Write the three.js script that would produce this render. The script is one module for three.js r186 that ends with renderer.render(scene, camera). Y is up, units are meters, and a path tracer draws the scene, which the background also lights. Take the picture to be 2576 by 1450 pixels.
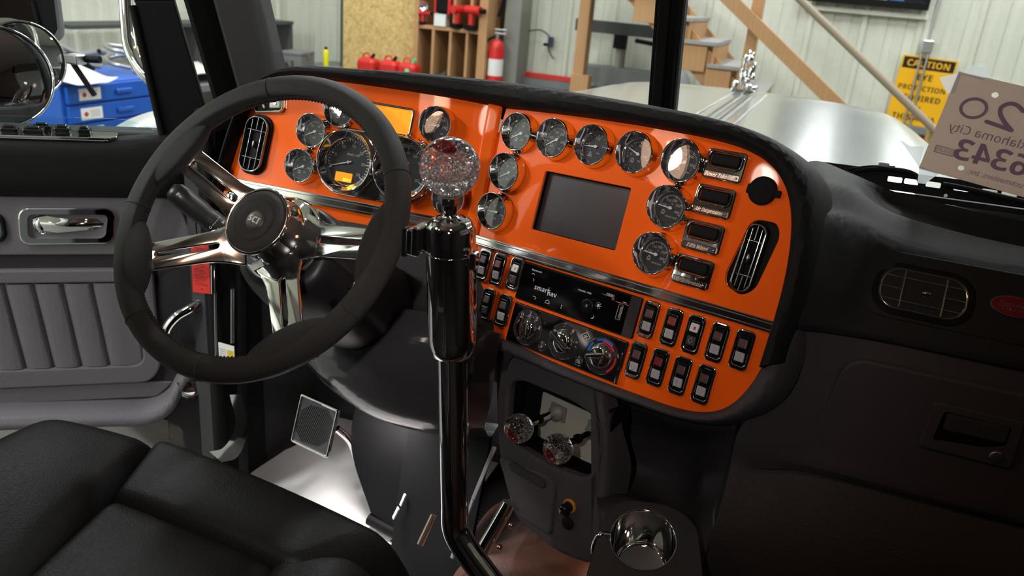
import * as THREE from 'three';
import { mergeGeometries, mergeVertices, toCreasedNormals } from 'three/addons/utils/BufferGeometryUtils.js';
import { RoundedBoxGeometry } from 'three/addons/geometries/RoundedBoxGeometry.js';
import { TextGeometry } from 'three/addons/geometries/TextGeometry.js';
import { FontLoader } from 'three/addons/loaders/FontLoader.js';
import { RectAreaLightUniformsLib } from 'three/addons/lights/RectAreaLightUniformsLib.js';

// ---------------------------------------------------------------- camera, light, exposure
const W = 2576, H = 1450, RAD = Math.PI / 180;
const scene = new THREE.Scene();
scene.background = new THREE.Color(0x000000);
const camera = new THREE.PerspectiveCamera(2 * Math.atan(725 / 2000) / RAD, W / H, 0.02, 60);
{
  const yaw = 19.32 * RAD, pitch = 20.94 * RAD, roll = 5.08 * RAD;
  const f = new THREE.Vector3(-Math.sin(yaw) * Math.cos(pitch), -Math.sin(pitch), -Math.cos(yaw) * Math.cos(pitch));
  const r = new THREE.Vector3(Math.cos(yaw), 0, -Math.sin(yaw));
  const u = new THREE.Vector3().crossVectors(r, f);
  camera.position.set(0, 2.45, 0);
  camera.up.copy(u.multiplyScalar(Math.cos(roll)).addScaledVector(r, -Math.sin(roll)));
  camera.lookAt(f.add(camera.position));
  camera.focus = 1.12; camera.userData.fStop = 6.5;
}
const renderer = new THREE.WebGLRenderer({ antialias: true });
renderer.toneMapping = THREE.LinearToneMapping;
renderer.toneMappingExposure = 1.0;
renderer.shadowMap.enabled = true;
RectAreaLightUniformsLib.init();
const LIGHT = { tubes: 25, dome: 0.35, reading: 0.35, flash: 1.45 };   // strengths of the tubes, the warm cab lamps and the flash beside the lens

// ---------------------------------------------------------------- helpers
let seed = 7;
const rnd = () => { seed = (seed * 16807) % 2147483647; return seed / 2147483647; };
const V = (x, y, z) => new THREE.Vector3(x, y, z);
const v3 = (a) => (a.isVector3 ? a : V(a[0], a[1], a[2]));
const used = {};
function numbered(n) { const k = used[n] = (used[n] ?? -1) + 1; return k ? n + '_' + String(k).padStart(3, '0') : n; }
function put(o, label, category, group) {
  Object.assign(o.userData, { label, category });
  if (group) o.userData.group = group;
  return o;
}
function shade(m) { m.castShadow = m.receiveShadow = true; return m; }
function mesh(name, geo, mat, parent = scene) {
  if (Array.isArray(geo)) geo = join(geo);
  const m = shade(new THREE.Mesh(geo, mat));
  m.name = parent === scene ? numbered(name) : name;
  if (parent !== scene) {
    let k = 0, n = name;
    while (parent.children.some((c) => c.name === n)) n = name + '_' + String(++k).padStart(3, '0');
    m.name = n;
  }
  parent.add(m);
  return m;
}
function thing(name, label, category, group, m4) {
  const g = new THREE.Group(); g.name = numbered(name); scene.add(g);
  put(g, label, category, group);
  if (m4) m4.decompose(g.position, g.quaternion, g.scale);
  return g;
}
function struct(name, geo, mat, parent = scene) { const m = mesh(name, geo, mat, parent); if (parent === scene) m.userData.kind = 'structure'; return m; }
function structGroup(name, m4) { const g = new THREE.Group(); g.name = numbered(name); scene.add(g); g.userData.kind = 'structure'; if (m4) m4.decompose(g.position, g.quaternion, g.scale); return g; }
function copyOf(src, label, m4, group) {
  const c = src.clone(); c.name = numbered(src.name.replace(/_\d{3}$/, '')); scene.add(c);
  c.userData = { ...src.userData, label }; if (group) c.userData.group = group;
  if (m4) m4.decompose(c.position, c.quaternion, c.scale);
  return c;
}
function strip(g) {                                                     // what mergeGeometries can join
  const o = g.index ? g.toNonIndexed() : g.clone();
  for (const k of Object.keys(o.attributes)) if (!['position', 'normal', 'uv'].includes(k)) o.deleteAttribute(k);
  if (!o.attributes.uv) o.setAttribute('uv', new THREE.BufferAttribute(new Float32Array(o.attributes.position.count * 2), 2));
  if (!o.attributes.normal) o.computeVertexNormals();
  return o;
}
const join = (list) => (list.length === 1 ? list[0] : mergeGeometries(list.map(strip)));
function metric(geo, k = 1) {                                           // uv in metres by the dominant axis of each triangle
  const g = strip(geo), p = g.attributes.position, uv = g.attributes.uv;
  for (let i = 0; i < p.count; i += 3) {
    const a = V().fromBufferAttribute(p, i), b = V().fromBufferAttribute(p, i + 1), c = V().fromBufferAttribute(p, i + 2);
    const n = b.sub(a).cross(c.sub(a)); const ax = Math.abs(n.x), ay = Math.abs(n.y), az = Math.abs(n.z);
    for (let j = 0; j < 3; j++) {
      const x = p.getX(i + j), y = p.getY(i + j), z = p.getZ(i + j);
      const [s, t] = ax > ay && ax > az ? [z, y] : ay > az ? [x, z] : [x, y];
      uv.setXY(i + j, s * k, t * k);
    }
  }
  return g;
}
function panelFrame(o, yaw, rake) {                                     // x along the panel, y up it, z out of it
  const y = yaw * RAD, k = rake * RAD;
  const n = V(-Math.sin(y) * Math.cos(k), Math.sin(k), Math.cos(y) * Math.cos(k)), u = V(Math.cos(y), 0, Math.sin(y));
  const m = new THREE.Matrix4().makeBasis(u, V().crossVectors(n, u), n); m.setPosition(v3(o)); return m;
}
const on = (F, u, v, n = 0, spin = 0) => F.clone().multiply(new THREE.Matrix4().makeTranslation(u, v, n)).multiply(new THREE.Matrix4().makeRotationZ(spin));
const at = (F, u, v, n = 0) => V(u, v, n).applyMatrix4(F);
const T = (x, y, z, rx = 0, ry = 0, rz = 0) => new THREE.Matrix4().compose(V(x, y, z), new THREE.Quaternion().setFromEuler(new THREE.Euler(rx, ry, rz)), V(1, 1, 1));
const moved = (g, x, y, z, rx = 0, ry = 0, rz = 0) => g.applyMatrix4(T(x, y, z, rx, ry, rz));
function rr(w, h, r, x = 0, y = 0) {
  const s = new THREE.Shape(), a = x - w / 2, b = y - h / 2; r = Math.min(r, w / 2, h / 2);
  s.moveTo(a + r, b); s.lineTo(a + w - r, b); s.absarc(a + w - r, b + r, r, -Math.PI / 2, 0); s.lineTo(a + w, b + h - r); s.absarc(a + w - r, b + h - r, r, 0, Math.PI / 2);
  s.lineTo(a + r, b + h); s.absarc(a + r, b + h - r, r, Math.PI / 2, Math.PI); s.lineTo(a, b + r); s.absarc(a + r, b + r, r, Math.PI, Math.PI * 1.5); return s;
}
function poly(pts, r = 0) {                                             // polygon with rounded corners
  const s = new THREE.Shape(), n = pts.length;
  if (!r) { pts.forEach((p, i) => (i ? s.lineTo(...p) : s.moveTo(...p))); s.closePath(); return s; }
  pts.forEach((p, i) => {
    const a = pts[(i + n - 1) % n], b = pts[(i + 1) % n];
    const da = Math.hypot(a[0] - p[0], a[1] - p[1]), db = Math.hypot(b[0] - p[0], b[1] - p[1]), k = Math.min(r, da * 0.49, db * 0.49);
    const q1 = [p[0] + (a[0] - p[0]) / da * k, p[1] + (a[1] - p[1]) / da * k], q2 = [p[0] + (b[0] - p[0]) / db * k, p[1] + (b[1] - p[1]) / db * k];
    i ? s.lineTo(...q1) : s.moveTo(...q1); s.quadraticCurveTo(p[0], p[1], ...q2);
  });
  s.closePath(); return s;
}
const circ = (r, x = 0, y = 0) => { const s = new THREE.Shape(); s.absarc(x, y, r, 0, Math.PI * 2); return s; };
const hole = (shape, ...holes) => { for (const h of holes) shape.holes.push(new THREE.Path(h.getPoints(16))); return shape; };
function slab(shape, d, bevel = 0.0008, z = 0, seg = 2) {               // a plate from z to z + d, edges rounded
  const g = new THREE.ExtrudeGeometry(shape, { depth: d - 2 * bevel, bevelEnabled: bevel > 0, bevelThickness: bevel, bevelSize: bevel, bevelOffset: -bevel, bevelSegments: seg, curveSegments: 16 });
  return g.translate(0, 0, z + bevel);
}
const box = (w, h, d, r = 0.002, seg = 2) => new RoundedBoxGeometry(w, h, d, seg, Math.min(r, w / 2.01, h / 2.01, d / 2.01));
const bx = (x, y, z, w, h, d, r) => box(w, h, d, r).translate(x, y, z);
function lathe(profile, seg = 48) { return new THREE.LatheGeometry(profile.map((p) => new THREE.Vector2(p[0], p[1])), seg).rotateX(Math.PI / 2); }   // [radius, z], turned about z
function tube(pts, r, seg = 32, rad = 14) { return new THREE.TubeGeometry(new THREE.CatmullRomCurve3(pts.map(v3), false, 'centripetal'), seg, r, rad); }
function rod(a, b, r, rad = 16) {
  a = v3(a); b = v3(b); const d = V().subVectors(b, a), L = d.length();
  return new THREE.CylinderGeometry(r, r, L, rad).applyMatrix4(new THREE.Matrix4().compose(a.clone().addScaledVector(d, 0.5), new THREE.Quaternion().setFromUnitVectors(V(0, 1, 0), d.normalize()), V(1, 1, 1)));
}
function beam(a, b, w, h, r = 0.002, up = V(0, 1, 0)) {                 // a bar of section w x h from a to b
  a = v3(a); b = v3(b); const z = V().subVectors(b, a), L = z.length(); z.normalize();
  const x = V().crossVectors(up, z).normalize(), y = V().crossVectors(z, x);
  const m = new THREE.Matrix4().makeBasis(x, y, z); m.setPosition(a.clone().add(b).multiplyScalar(0.5));
  return box(w, h, L, r).applyMatrix4(m);
}
function spline(pts, n) { return new THREE.CatmullRomCurve3(pts.map(v3), false, 'centripetal').getPoints(n); }
function loft(rows, nu = 24, nv = 24, straight = false) {               // a smooth skin through rows of points
  const R = rows.map((r) => spline(r, nu)), grid = [];
  for (let j = 0; j <= nu; j++) {
    const col = R.map((r) => r[j]);
    grid.push(straight ? col : spline(col, nv));
  }
  const m = straight ? rows.length - 1 : nv, pos = [], uv = [], idx = [];
  let s = 0;
  for (let j = 0; j <= nu; j++) {
    if (j) s += grid[j][m >> 1].distanceTo(grid[j - 1][m >> 1]);
    let t = 0;
    for (let i = 0; i <= m; i++) { if (i) t += grid[j][i].distanceTo(grid[j][i - 1]); pos.push(...grid[j][i].toArray()); uv.push(s, t); }
  }
  for (let j = 0; j < nu; j++) for (let i = 0; i < m; i++) { const a = j * (m + 1) + i, b = a + m + 1; idx.push(a, b, a + 1, b, b + 1, a + 1); }
  const g = new THREE.BufferGeometry();
  g.setAttribute('position', new THREE.Float32BufferAttribute(pos, 3)); g.setAttribute('uv', new THREE.Float32BufferAttribute(uv, 2)); g.setIndex(idx); g.computeVertexNormals();
  return g;
}
function thicken(skin, d) {                                             // a skin given a back and edges, d metres behind its front
  const g = skin.index ? skin : mergeVertices(skin), p = g.attributes.position, n = g.attributes.normal, uv = g.attributes.uv, c = p.count, pos = [], t = [], idx = [];
  for (let i = 0; i < c; i++) { pos.push(p.getX(i), p.getY(i), p.getZ(i)); t.push(uv.getX(i), uv.getY(i)); }
  for (let i = 0; i < c; i++) { pos.push(p.getX(i) - n.getX(i) * d, p.getY(i) - n.getY(i) * d, p.getZ(i) - n.getZ(i) * d); t.push(uv.getX(i), uv.getY(i)); }
  const ix = g.index.array, edges = new Map();
  for (let k = 0; k < ix.length; k += 3) {
    idx.push(ix[k], ix[k + 1], ix[k + 2], ix[k] + c, ix[k + 2] + c, ix[k + 1] + c);
    for (let j = 0; j < 3; j++) { const a = ix[k + j], b = ix[k + (j + 1) % 3], key = Math.min(a, b) + '_' + Math.max(a, b); edges.has(key) ? edges.set(key, null) : edges.set(key, [a, b]); }
  }
  for (const e of edges.values()) if (e) idx.push(e[0], e[0] + c, e[1], e[1], e[0] + c, e[1] + c);
  const o = new THREE.BufferGeometry();
  o.setAttribute('position', new THREE.Float32BufferAttribute(pos, 3)); o.setAttribute('uv', new THREE.Float32BufferAttribute(t, 2)); o.setIndex(idx);
  return toCreasedNormals(o, 0.6);
}
const font = await new FontLoader().loadAsync('fonts/droid/droid_sans_bold.typeface.json');
const fontSerif = await new FontLoader().loadAsync('fonts/droid/droid_serif_regular.typeface.json');
function words(text, size, depth = 0.0004, f = font, slant = 0) {
  const g = new TextGeometry(text, { font: f, size, depth, curveSegments: 4 }); g.computeBoundingBox();
  const b = g.boundingBox; g.translate(-(b.min.x + b.max.x) / 2, -(b.min.y + b.max.y) / 2, 0);
  if (slant) g.applyMatrix4(new THREE.Matrix4().set(1, slant, 0, 0, 0, 1, 0, 0, 0, 0, 1, 0, 0, 0, 0, 1));
  return g;
}

// ---------------------------------------------------------------- textures and materials
function noise2(n, cells, rand) {                                       // tiling value noise
  const g = Array.from({ length: cells * cells }, rand), out = new Float32Array(n * n);
  for (let y = 0; y < n; y++) for (let x = 0; x < n; x++) {
    const fx = x / n * cells, fy = y / n * cells, x0 = fx | 0, y0 = fy | 0, sx = fx - x0, sy = fy - y0, a = sx * sx * (3 - 2 * sx), b = sy * sy * (3 - 2 * sy);
    const q = (i, j) => g[((y0 + j) % cells) * cells + ((x0 + i) % cells)];
    out[y * n + x] = (q(0, 0) * (1 - a) + q(1, 0) * a) * (1 - b) + (q(0, 1) * (1 - a) + q(1, 1) * a) * b;
  }
  return out;
}
function dataTex(n, f, size, srgb) {
  const d = new Uint8Array(n * n * 4);
  for (let i = 0; i < n * n; i++) { const c = f(i); for (let k = 0; k < 3; k++) d[i * 4 + k] = Math.max(0, Math.min(255, Array.isArray(c) ? c[k] : c)); d[i * 4 + 3] = 255; }
  const t = new THREE.DataTexture(d, n, n); t.wrapS = t.wrapT = THREE.RepeatWrapping; t.magFilter = THREE.LinearFilter; t.minFilter = THREE.LinearMipmapLinearFilter; t.generateMipmaps = true;
  t.repeat.set(1 / size, 1 / size); if (srgb) t.colorSpace = THREE.SRGBColorSpace; t.needsUpdate = true; return t;
}
function canvasTex(w, h, draw) {
  const c = document.createElement('canvas'); c.width = w; c.height = h; draw(c.getContext('2d'), w, h);
  const t = new THREE.CanvasTexture(c); t.colorSpace = THREE.SRGBColorSpace; t.anisotropy = 8; return t;
}
const g1 = noise2(256, 128, rnd), g2 = noise2(256, 64, rnd), g3 = noise2(256, 8, rnd), g4 = noise2(256, 24, rnd);
const grainTex = dataTex(256, (i) => 255 * (0.7 * g1[i] + 0.3 * g2[i]), 0.09);
const leatherTex = dataTex(256, (i) => 255 * Math.abs(g2[i] - 0.5) * 1.4 + 60 * g4[i], 0.10);
const std = (rgb, roughness, o = {}) => new THREE.MeshPhysicalMaterial({ color: new THREE.Color().setRGB(...rgb), roughness, side: THREE.DoubleSide, ...o });
const metal = (rgb, roughness, o = {}) => std(rgb, roughness, { metalness: 1, ...o });
const M = {
  chrome: metal([0.86, 0.86, 0.87], 0.045),
  polish: metal([0.82, 0.81, 0.80], 0.10),
  alu: metal([0.72, 0.74, 0.75], 0.30),
  steel: metal([0.45, 0.45, 0.46], 0.35),
  orange: std([0.90, 0.115, 0.003], 0.5, { specularIntensity: 0.15, clearcoat: 1, clearcoatRoughness: 0.03 }),
  leather: std([0.0075, 0.0078, 0.008], 0.5, { specularIntensity: 0.42, bumpMap: leatherTex, bumpScale: 0.0004 }),
  wheel: std([0.014, 0.0125, 0.011], 0.5, { specularIntensity: 0.7, bumpMap: grainTex, bumpScale: 0.00035 }),
  thread: std([0.008, 0.008, 0.012], 0.7),
  pad: std([0.0065, 0.0062, 0.0064], 0.66, { specularIntensity: 0.35, bumpMap: grainTex, bumpScale: 0.0002 }),
  black: std([0.005, 0.005, 0.0055], 0.6, { specularIntensity: 0.25 }),
  gloss: std([0.006, 0.006, 0.007], 0.12),
  rubber: std([0.006, 0.006, 0.006], 0.8, { specularIntensity: 0.3 }),
  dash: std([0.052, 0.045, 0.050], 0.65, { specularIntensity: 0.6, bumpMap: grainTex, bumpScale: 0.0003 }),
  dashDark: std([0.026, 0.023, 0.025], 0.65, { specularIntensity: 0.6, bumpMap: grainTex, bumpScale: 0.0003 }),
  door: std([0.120, 0.108, 0.122], 0.62, { bumpMap: grainTex, bumpScale: 0.0005 }),
  film: std([0.050, 0.046, 0.052], 0.16, { clearcoat: 0.6, clearcoatRoughness: 0.08 }),
  padGrey: std([0.017, 0.0165, 0.0175], 0.66, { specularIntensity: 0.4, bumpMap: grainTex, bumpScale: 0.0002 }),
  carpet: std([0.03, 0.022, 0.018], 0.9, { bumpMap: grainTex, bumpScale: 0.002 }),
  tunnel: std([0.11, 0.045, 0.030], 0.45, { bumpMap: leatherTex, bumpScale: 0.0004 }),
  headliner: std([0.20, 0.18, 0.17], 0.9),
  glass: std([1, 1, 1], 0.02, { transmission: 1, thickness: 0, ior: 1.45 }),
  lensGlass: std([1, 1, 1], 0.015, { transmission: 1, thickness: 0, ior: 1.62 }),
  mirror: metal([0.8, 0.82, 0.82], 0.015),
  white: std([0.75, 0.74, 0.72], 0.6),
  cream: std([0.66, 0.62, 0.52], 0.5),
  red: std([0.42, 0.01, 0.012], 0.35),
  amber: std([0.9, 0.38, 0.01], 0.3, { emissive: new THREE.Color().setRGB(1, 0.33, 0.005), emissiveIntensity: 0.55 }),
  crystal: std([0.97, 0.97, 1.0], 0.01, { transmission: 1, thickness: 0.05, ior: 1.45 }),
};
// ================================================================ the workshop round the truck
const woodTex = canvasTex(512, 512, (c, w, h) => {
  c.fillStyle = '#b88e64'; c.fillRect(0, 0, w, h);
  for (let i = 0; i < 150; i++) { c.strokeStyle = `rgba(${110 + rnd() * 60 | 0},${70 + rnd() * 40 | 0},${30 + rnd() * 20 | 0},${0.10 + rnd() * 0.2})`; c.lineWidth = 0.6 + rnd() * 3; const x = rnd() * w; c.beginPath(); c.moveTo(x, 0); c.bezierCurveTo(x + rnd() * 14 - 7, h * 0.3, x + rnd() * 14 - 7, h * 0.6, x + rnd() * 10 - 5, h); c.stroke(); }
});
woodTex.wrapS = woodTex.wrapT = THREE.RepeatWrapping; woodTex.repeat.set(4, 2);
const osbTex = canvasTex(1024, 1024, (c, w, h) => {
  c.fillStyle = '#cbae76'; c.fillRect(0, 0, w, h);
  for (let i = 0; i < 2600; i++) {
    const a = rnd() * Math.PI, L = 20 + rnd() * 60, t = 6 + rnd() * 22, k = rnd();
    c.save(); c.translate(rnd() * w, rnd() * h); c.rotate(a); c.fillStyle = `rgba(${(172 + k * 60) | 0},${(140 + k * 62) | 0},${(82 + k * 58) | 0},0.6)`; c.fillRect(-L / 2, -t / 2, L, t); c.restore();
  }
});
osbTex.wrapS = osbTex.wrapT = THREE.RepeatWrapping; osbTex.repeat.set(1.1, 1.1);
const wallTex = dataTex(256, (i) => { const k = 0.94 + 0.06 * g3[i] + 0.03 * (g1[i] - 0.5); return [255 * k, 253 * k, 244 * k]; }, 2.2, true);
M.wood = std([1, 1, 1], 0.7, { map: woodTex });
M.osb = std([1, 1, 1], 0.75, { map: osbTex });
M.wallMetal = std([0.60, 0.62, 0.575], 0.55, { map: wallTex });
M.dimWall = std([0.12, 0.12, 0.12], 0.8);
M.concrete = std([0.13, 0.13, 0.125], 0.85, { map: wallTex });
M.blue = std([0.012, 0.10, 0.48], 0.4);
M.grey = std([0.16, 0.17, 0.17], 0.6);
M.darkGrey = std([0.045, 0.05, 0.048], 0.7);
M.yellow = std([0.85, 0.52, 0.015], 0.45);
M.redPaint = std([0.60, 0.02, 0.018], 0.35);
M.cloth = std([0.62, 0.60, 0.56], 0.9);
M.tube = new THREE.MeshStandardMaterial({ color: 0xffffff, emissive: new THREE.Color().setRGB(0.93, 1, 0.97), emissiveIntensity: 9 });

struct('floor', metric(new THREE.BoxGeometry(12.4, 0.2, 15).translate(0.3, -0.1, -0.9)), M.concrete);
struct('ceiling', metric(new THREE.BoxGeometry(12.4, 0.2, 15).translate(0.3, 4.9, -0.9)), M.wallMetal);
function ribbedWall(name, F, wide, from, to, step, shownFrom, shownTo, mat = M.wallMetal) {
  const w = structGroup(name, F);
  struct('sheet', metric(new THREE.BoxGeometry(wide, 4.8, 0.12).translate(0, 2.4, -0.06)), mat, w);
  const rib = metric(slab(poly([[-0.035, 0], [-0.018, 0.024], [0.018, 0.024], [0.035, 0]]), 4.8, 0).rotateX(Math.PI / 2).translate(0, 4.8, 0));
  const faint = metric(slab(poly([[-0.05, 0], [-0.035, 0.009], [0.035, 0.009], [0.05, 0]]), 4.8, 0).rotateX(Math.PI / 2).translate(0, 4.8, 0));
  const rest = [];
  for (let k = 0, x = from; x <= to; x += step, k++) {
    const g = k % 3 ? faint : rib;
    if (x < shownFrom || x > shownTo) { rest.push(g.clone().translate(x, 0, 0)); continue; }
    const m = struct('rib', g, mat, w); m.position.x = x;
  }
  if (rest.length) { const m = struct('far_ribs', join(rest), mat, w); m.userData.kind = 'stuff'; }
  return w;
}
// slab() above runs its outline along z; turned upright its 24 mm crest faces +z
ribbedWall('wall_front', T(0.3, 0, -8), 12.4, -5.9, 6, 0.15, -5.6, 1.6);
ribbedWall('wall_left', T(-5.8, 0, -0.9, 0, Math.PI / 2), 15, -7, 7.4, 0.15, 1.5, 7.1);
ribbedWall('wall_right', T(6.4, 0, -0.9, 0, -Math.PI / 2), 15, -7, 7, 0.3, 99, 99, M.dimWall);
ribbedWall('wall_back', T(0.3, 0, 6.5, 0, Math.PI), 12.4, -6, 6, 0.3, 99, 99);
// base rail and skirting that run along the foot of the sheets
struct('trim', [bx(-2.6, 1.585, -7.95, 0.62, 0.05, 0.03), bx(0.75, 1.47, -7.95, 0.5, 0.035, 0.03)], M.redPaint);
struct('trim', [bx(-2.35, 1.52, -7.92, 1.2, 0.07, 0.05), bx(0.75, 1.53, -7.92, 0.6, 0.06, 0.05)], M.grey);
struct('baseboard_front', bx(-2.1, 0.72, -7.9, 1.6, 1.42, 0.1, 0.01), M.grey);

// ceiling lamps: a row over the hood and two rows along the truck
function ceilingLamp(x, y, z, rx, ry, label, group, power = 1) {
  const o = thing('shop_light', label, 'light', group, T(x, y, z, rx, ry, 0));
  mesh('housing', slab(rr(0.2, 1.24, 0.02), 0.05, 0.004, -0.06), M.white, o);
  for (const s of [-0.05, 0.05]) mesh('tube', rod([s, -0.6, 0.005], [s, 0.6, 0.005], 0.016), M.tube, o);
  const l = new THREE.RectAreaLight(new THREE.Color().setRGB(0.95, 1, 1.0), LIGHT.tubes * power, 0.16, 1.2);
  l.position.set(0, 0, 0.03); l.rotation.y = Math.PI; o.add(l);
}
for (const [i, x] of [-4.4, -1.8, 0.8, 3.4].entries()) for (const [j, z] of [-6.4, -3.6, 0.8, 4.6].entries()) if (i < 2 || j < 2)
  ceilingLamp(x, 4.7, z, Math.PI / 2, 0, `twin-tube shop light on the ceiling, row ${['farthest from', 'second from', 'beside', 'behind'][j]} the windscreen, ${['far left', 'left of centre', 'right of centre', 'far right'][i]}`, 'twin-tube shop lights', i === 0 && j > 1 ? 16 : 4);
for (const [x, s] of [[0.1, 'left'], [1.0, 'middle'], [1.75, 'right']])
  ceilingLamp(x, 3.75, -7.8, 0, 0, `upright twin-tube light high on the front wall, ${s} of three`, 'upright wall lights', 0.3);

// ---- left: blue drawer cabinet with things on it
{
  const o = thing('drawer_cabinet', 'blue steel parts cabinet with labelled drawers seen through the door window', 'cabinet', null, T(-4.2, 0, -4.0, 0, Math.PI / 2));
  mesh('body', [bx(0, 1.33, -0.3, 0.86, 0.66, 0.58, 0.008)], M.blue, o);
  mesh('stand', [bx(-0.38, 0.5, -0.05, 0.05, 1.0, 0.05), bx(0.38, 0.5, -0.05, 0.05, 1.0, 0.05), bx(-0.38, 0.5, -0.55, 0.05, 1.0, 0.05), bx(0.38, 0.5, -0.55, 0.05, 1.0, 0.05)], M.blue, o);
  const labelTex = canvasTex(128, 64, (c, w, h) => { c.fillStyle = '#e8e6e0'; c.fillRect(0, 0, w, h); c.fillStyle = '#b8322c'; c.beginPath(); c.arc(30, 34, 13, 0, 7); c.fill(); c.fillStyle = '#8d8d90'; for (let i = 0; i < 4; i++) c.fillRect(54, 16 + i * 10, 58, 3); });
  const labelMat = std([1, 1, 1], 0.6, { map: labelTex });
  for (let k = 0; k < 5; k++) {
    const y = 1.595 - k * 0.118, d = mesh('drawer', bx(0, y, 0.0, 0.80, 0.105, 0.03, 0.005), M.blue, o);
    const l = mesh('label', new THREE.BoxGeometry(0.16, 0.072, 0.004).translate(-0.24, y, 0.017), labelMat, d);
    mesh('label', new THREE.BoxGeometry(0.09, 0.03, 0.004).translate(0.3, y + 0.012, 0.017), M.white, d);
    mesh('handle', [bx(0.02, y, 0.024, 0.13, 0.028, 0.022, 0.006)], M.blue, d);
  }
  const rag = put(mesh('shop_rag', loft([0, 1, 2, 3, 4].map((i) => [0, 1, 2, 3, 4, 5].map((j) => [-4.46 + i * 0.1, 1.69 + 0.09 * Math.sin(i * 0.8 + 0.2) * Math.sin(j * 0.62 + 0.1) + 0.015 * rnd(), -3.5 - j * 0.075])), 30, 30), M.cloth), 'crumpled off-white shop rag lying on the blue cabinet', 'rag');
  const hoseMat = std([0.18, 0.19, 0.20], 0.5);
  const pts = (cx, cz, r, n, y) => Array.from({ length: n }, (_, i) => [cx + r * Math.cos(i * 0.8), y + 0.012 * i, cz + r * 0.8 * Math.sin(i * 0.8)]);
  put(mesh('air_hose', tube([[-4.5, 1.95, -3.6], [-4.48, 1.84, -3.85], ...pts(-4.48, -4.05, 0.1, 9, 1.72)], 0.016, 80), hoseMat), 'grey coiled air hose hanging down onto the cabinet top', 'hose');
  put(mesh('air_hose', tube([...pts(-4.46, -4.28, 0.09, 12, 1.70), [-4.5, 1.80, -4.5]], 0.014, 80), M.steel), 'coiled steel-grey hose at the far end of the cabinet', 'hose');
  const b = thing('spray_bottle', 'yellow bottle standing behind the chrome mirror arm', 'bottle', null, T(-4.36, 1.66, -4.36));
  mesh('body', lathe([[0, 0], [0.045, 0], [0.048, 0.01], [0.048, 0.14], [0.02, 0.18], [0, 0.18]]).rotateX(-Math.PI / 2), M.yellow, b);
  mesh('cap', lathe([[0, 0.18], [0.022, 0.18], [0.022, 0.22], [0, 0.22]]).rotateX(-Math.PI / 2), M.black, b);
  const w = put(mesh('cable_bundle', tube([[-4.44, 1.72, -3.3], [-4.42, 1.86, -3.42], [-4.46, 1.80, -3.66], [-4.44, 1.78, -3.9], [-4.4, 1.70, -4.0]], 0.02, 50), M.black), 'black cable draped over the cabinet behind the round mirror', 'cable');
  const bench = thing('workbench', 'grey workbench along the left wall beyond the cabinet', 'bench', null, T(-5.2, 0, -6.1));
  mesh('top', bx(0, 1.42, 0, 0.9, 0.06, 2.9, 0.006), M.grey, bench);
  for (const [x, z] of [[-0.4, -1.38], [0.4, -1.38], [-0.4, 1.36], [0.4, 1.36]]) mesh('leg', bx(x, 0.7, z, 0.07, 1.4, 0.07), M.darkGrey, bench);
  mesh('back_shelf', [bx(-0.3, 1.86, 0, 0.3, 0.03, 2.8), bx(-0.3, 1.65, -1.38, 0.28, 0.42, 0.03), bx(-0.3, 1.65, 0, 0.28, 0.42, 0.03)], M.darkGrey, bench);
  const stuffs = [['parts_box', 0.22, 0.12, 0.2, M.white, 'small white parts box on the workbench', 'box'], ['parts_box', 0.3, 0.1, 0.24, M.darkGrey, 'flat dark parts box on the workbench', 'box'], ['tool_case', 0.24, 0.16, 0.3, M.grey, 'grey tool case on the workbench near the corner', 'case'], ['tool_case', 0.2, 0.08, 0.16, M.yellow, 'yellow tool case on the bench shelf beside the pillar', 'case'], ['parts_box', 0.22, 0.13, 0.24, M.alu, 'bare metal box on the bench shelf', 'box']];
  const spots = [[-5.05, 1.45, -6.35], [-5.05, 1.45, -6.75], [-5.1, 1.45, -7.2], [-5.42, 1.875, -6.75], [-5.45, 1.875, -6.35]];
  stuffs.forEach(([n, w2, h2, d2, m, l, c], i) => {
    const t = thing(n, l, c, null, T(...spots[i], 0, (rnd() - 0.5) * 0.6, 0));
    mesh('body', bx(0, h2 * 0.4, 0, w2, h2 * 0.8, d2, 0.01), m, t); mesh('lid', bx(0, h2 * 0.9, 0, w2 * 1.03, h2 * 0.2, d2 * 1.03, 0.008), m, t); mesh('latch', bx(w2 * 0.52, h2 * 0.75, 0, 0.012, 0.04, 0.05), M.steel, t);
  });
  put(mesh('drop_sheet', loft([0, 1, 2, 3].map((i) => [0, 1, 2, 3, 4].map((j) => [-5.4 + i * 0.2, 1.47 + 0.07 * Math.abs(Math.sin(i + j * 1.3)), -5.2 - j * 0.22])), 26, 26), M.cloth), 'pale crumpled sheet on the near end of the workbench', 'sheet');
}
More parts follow.
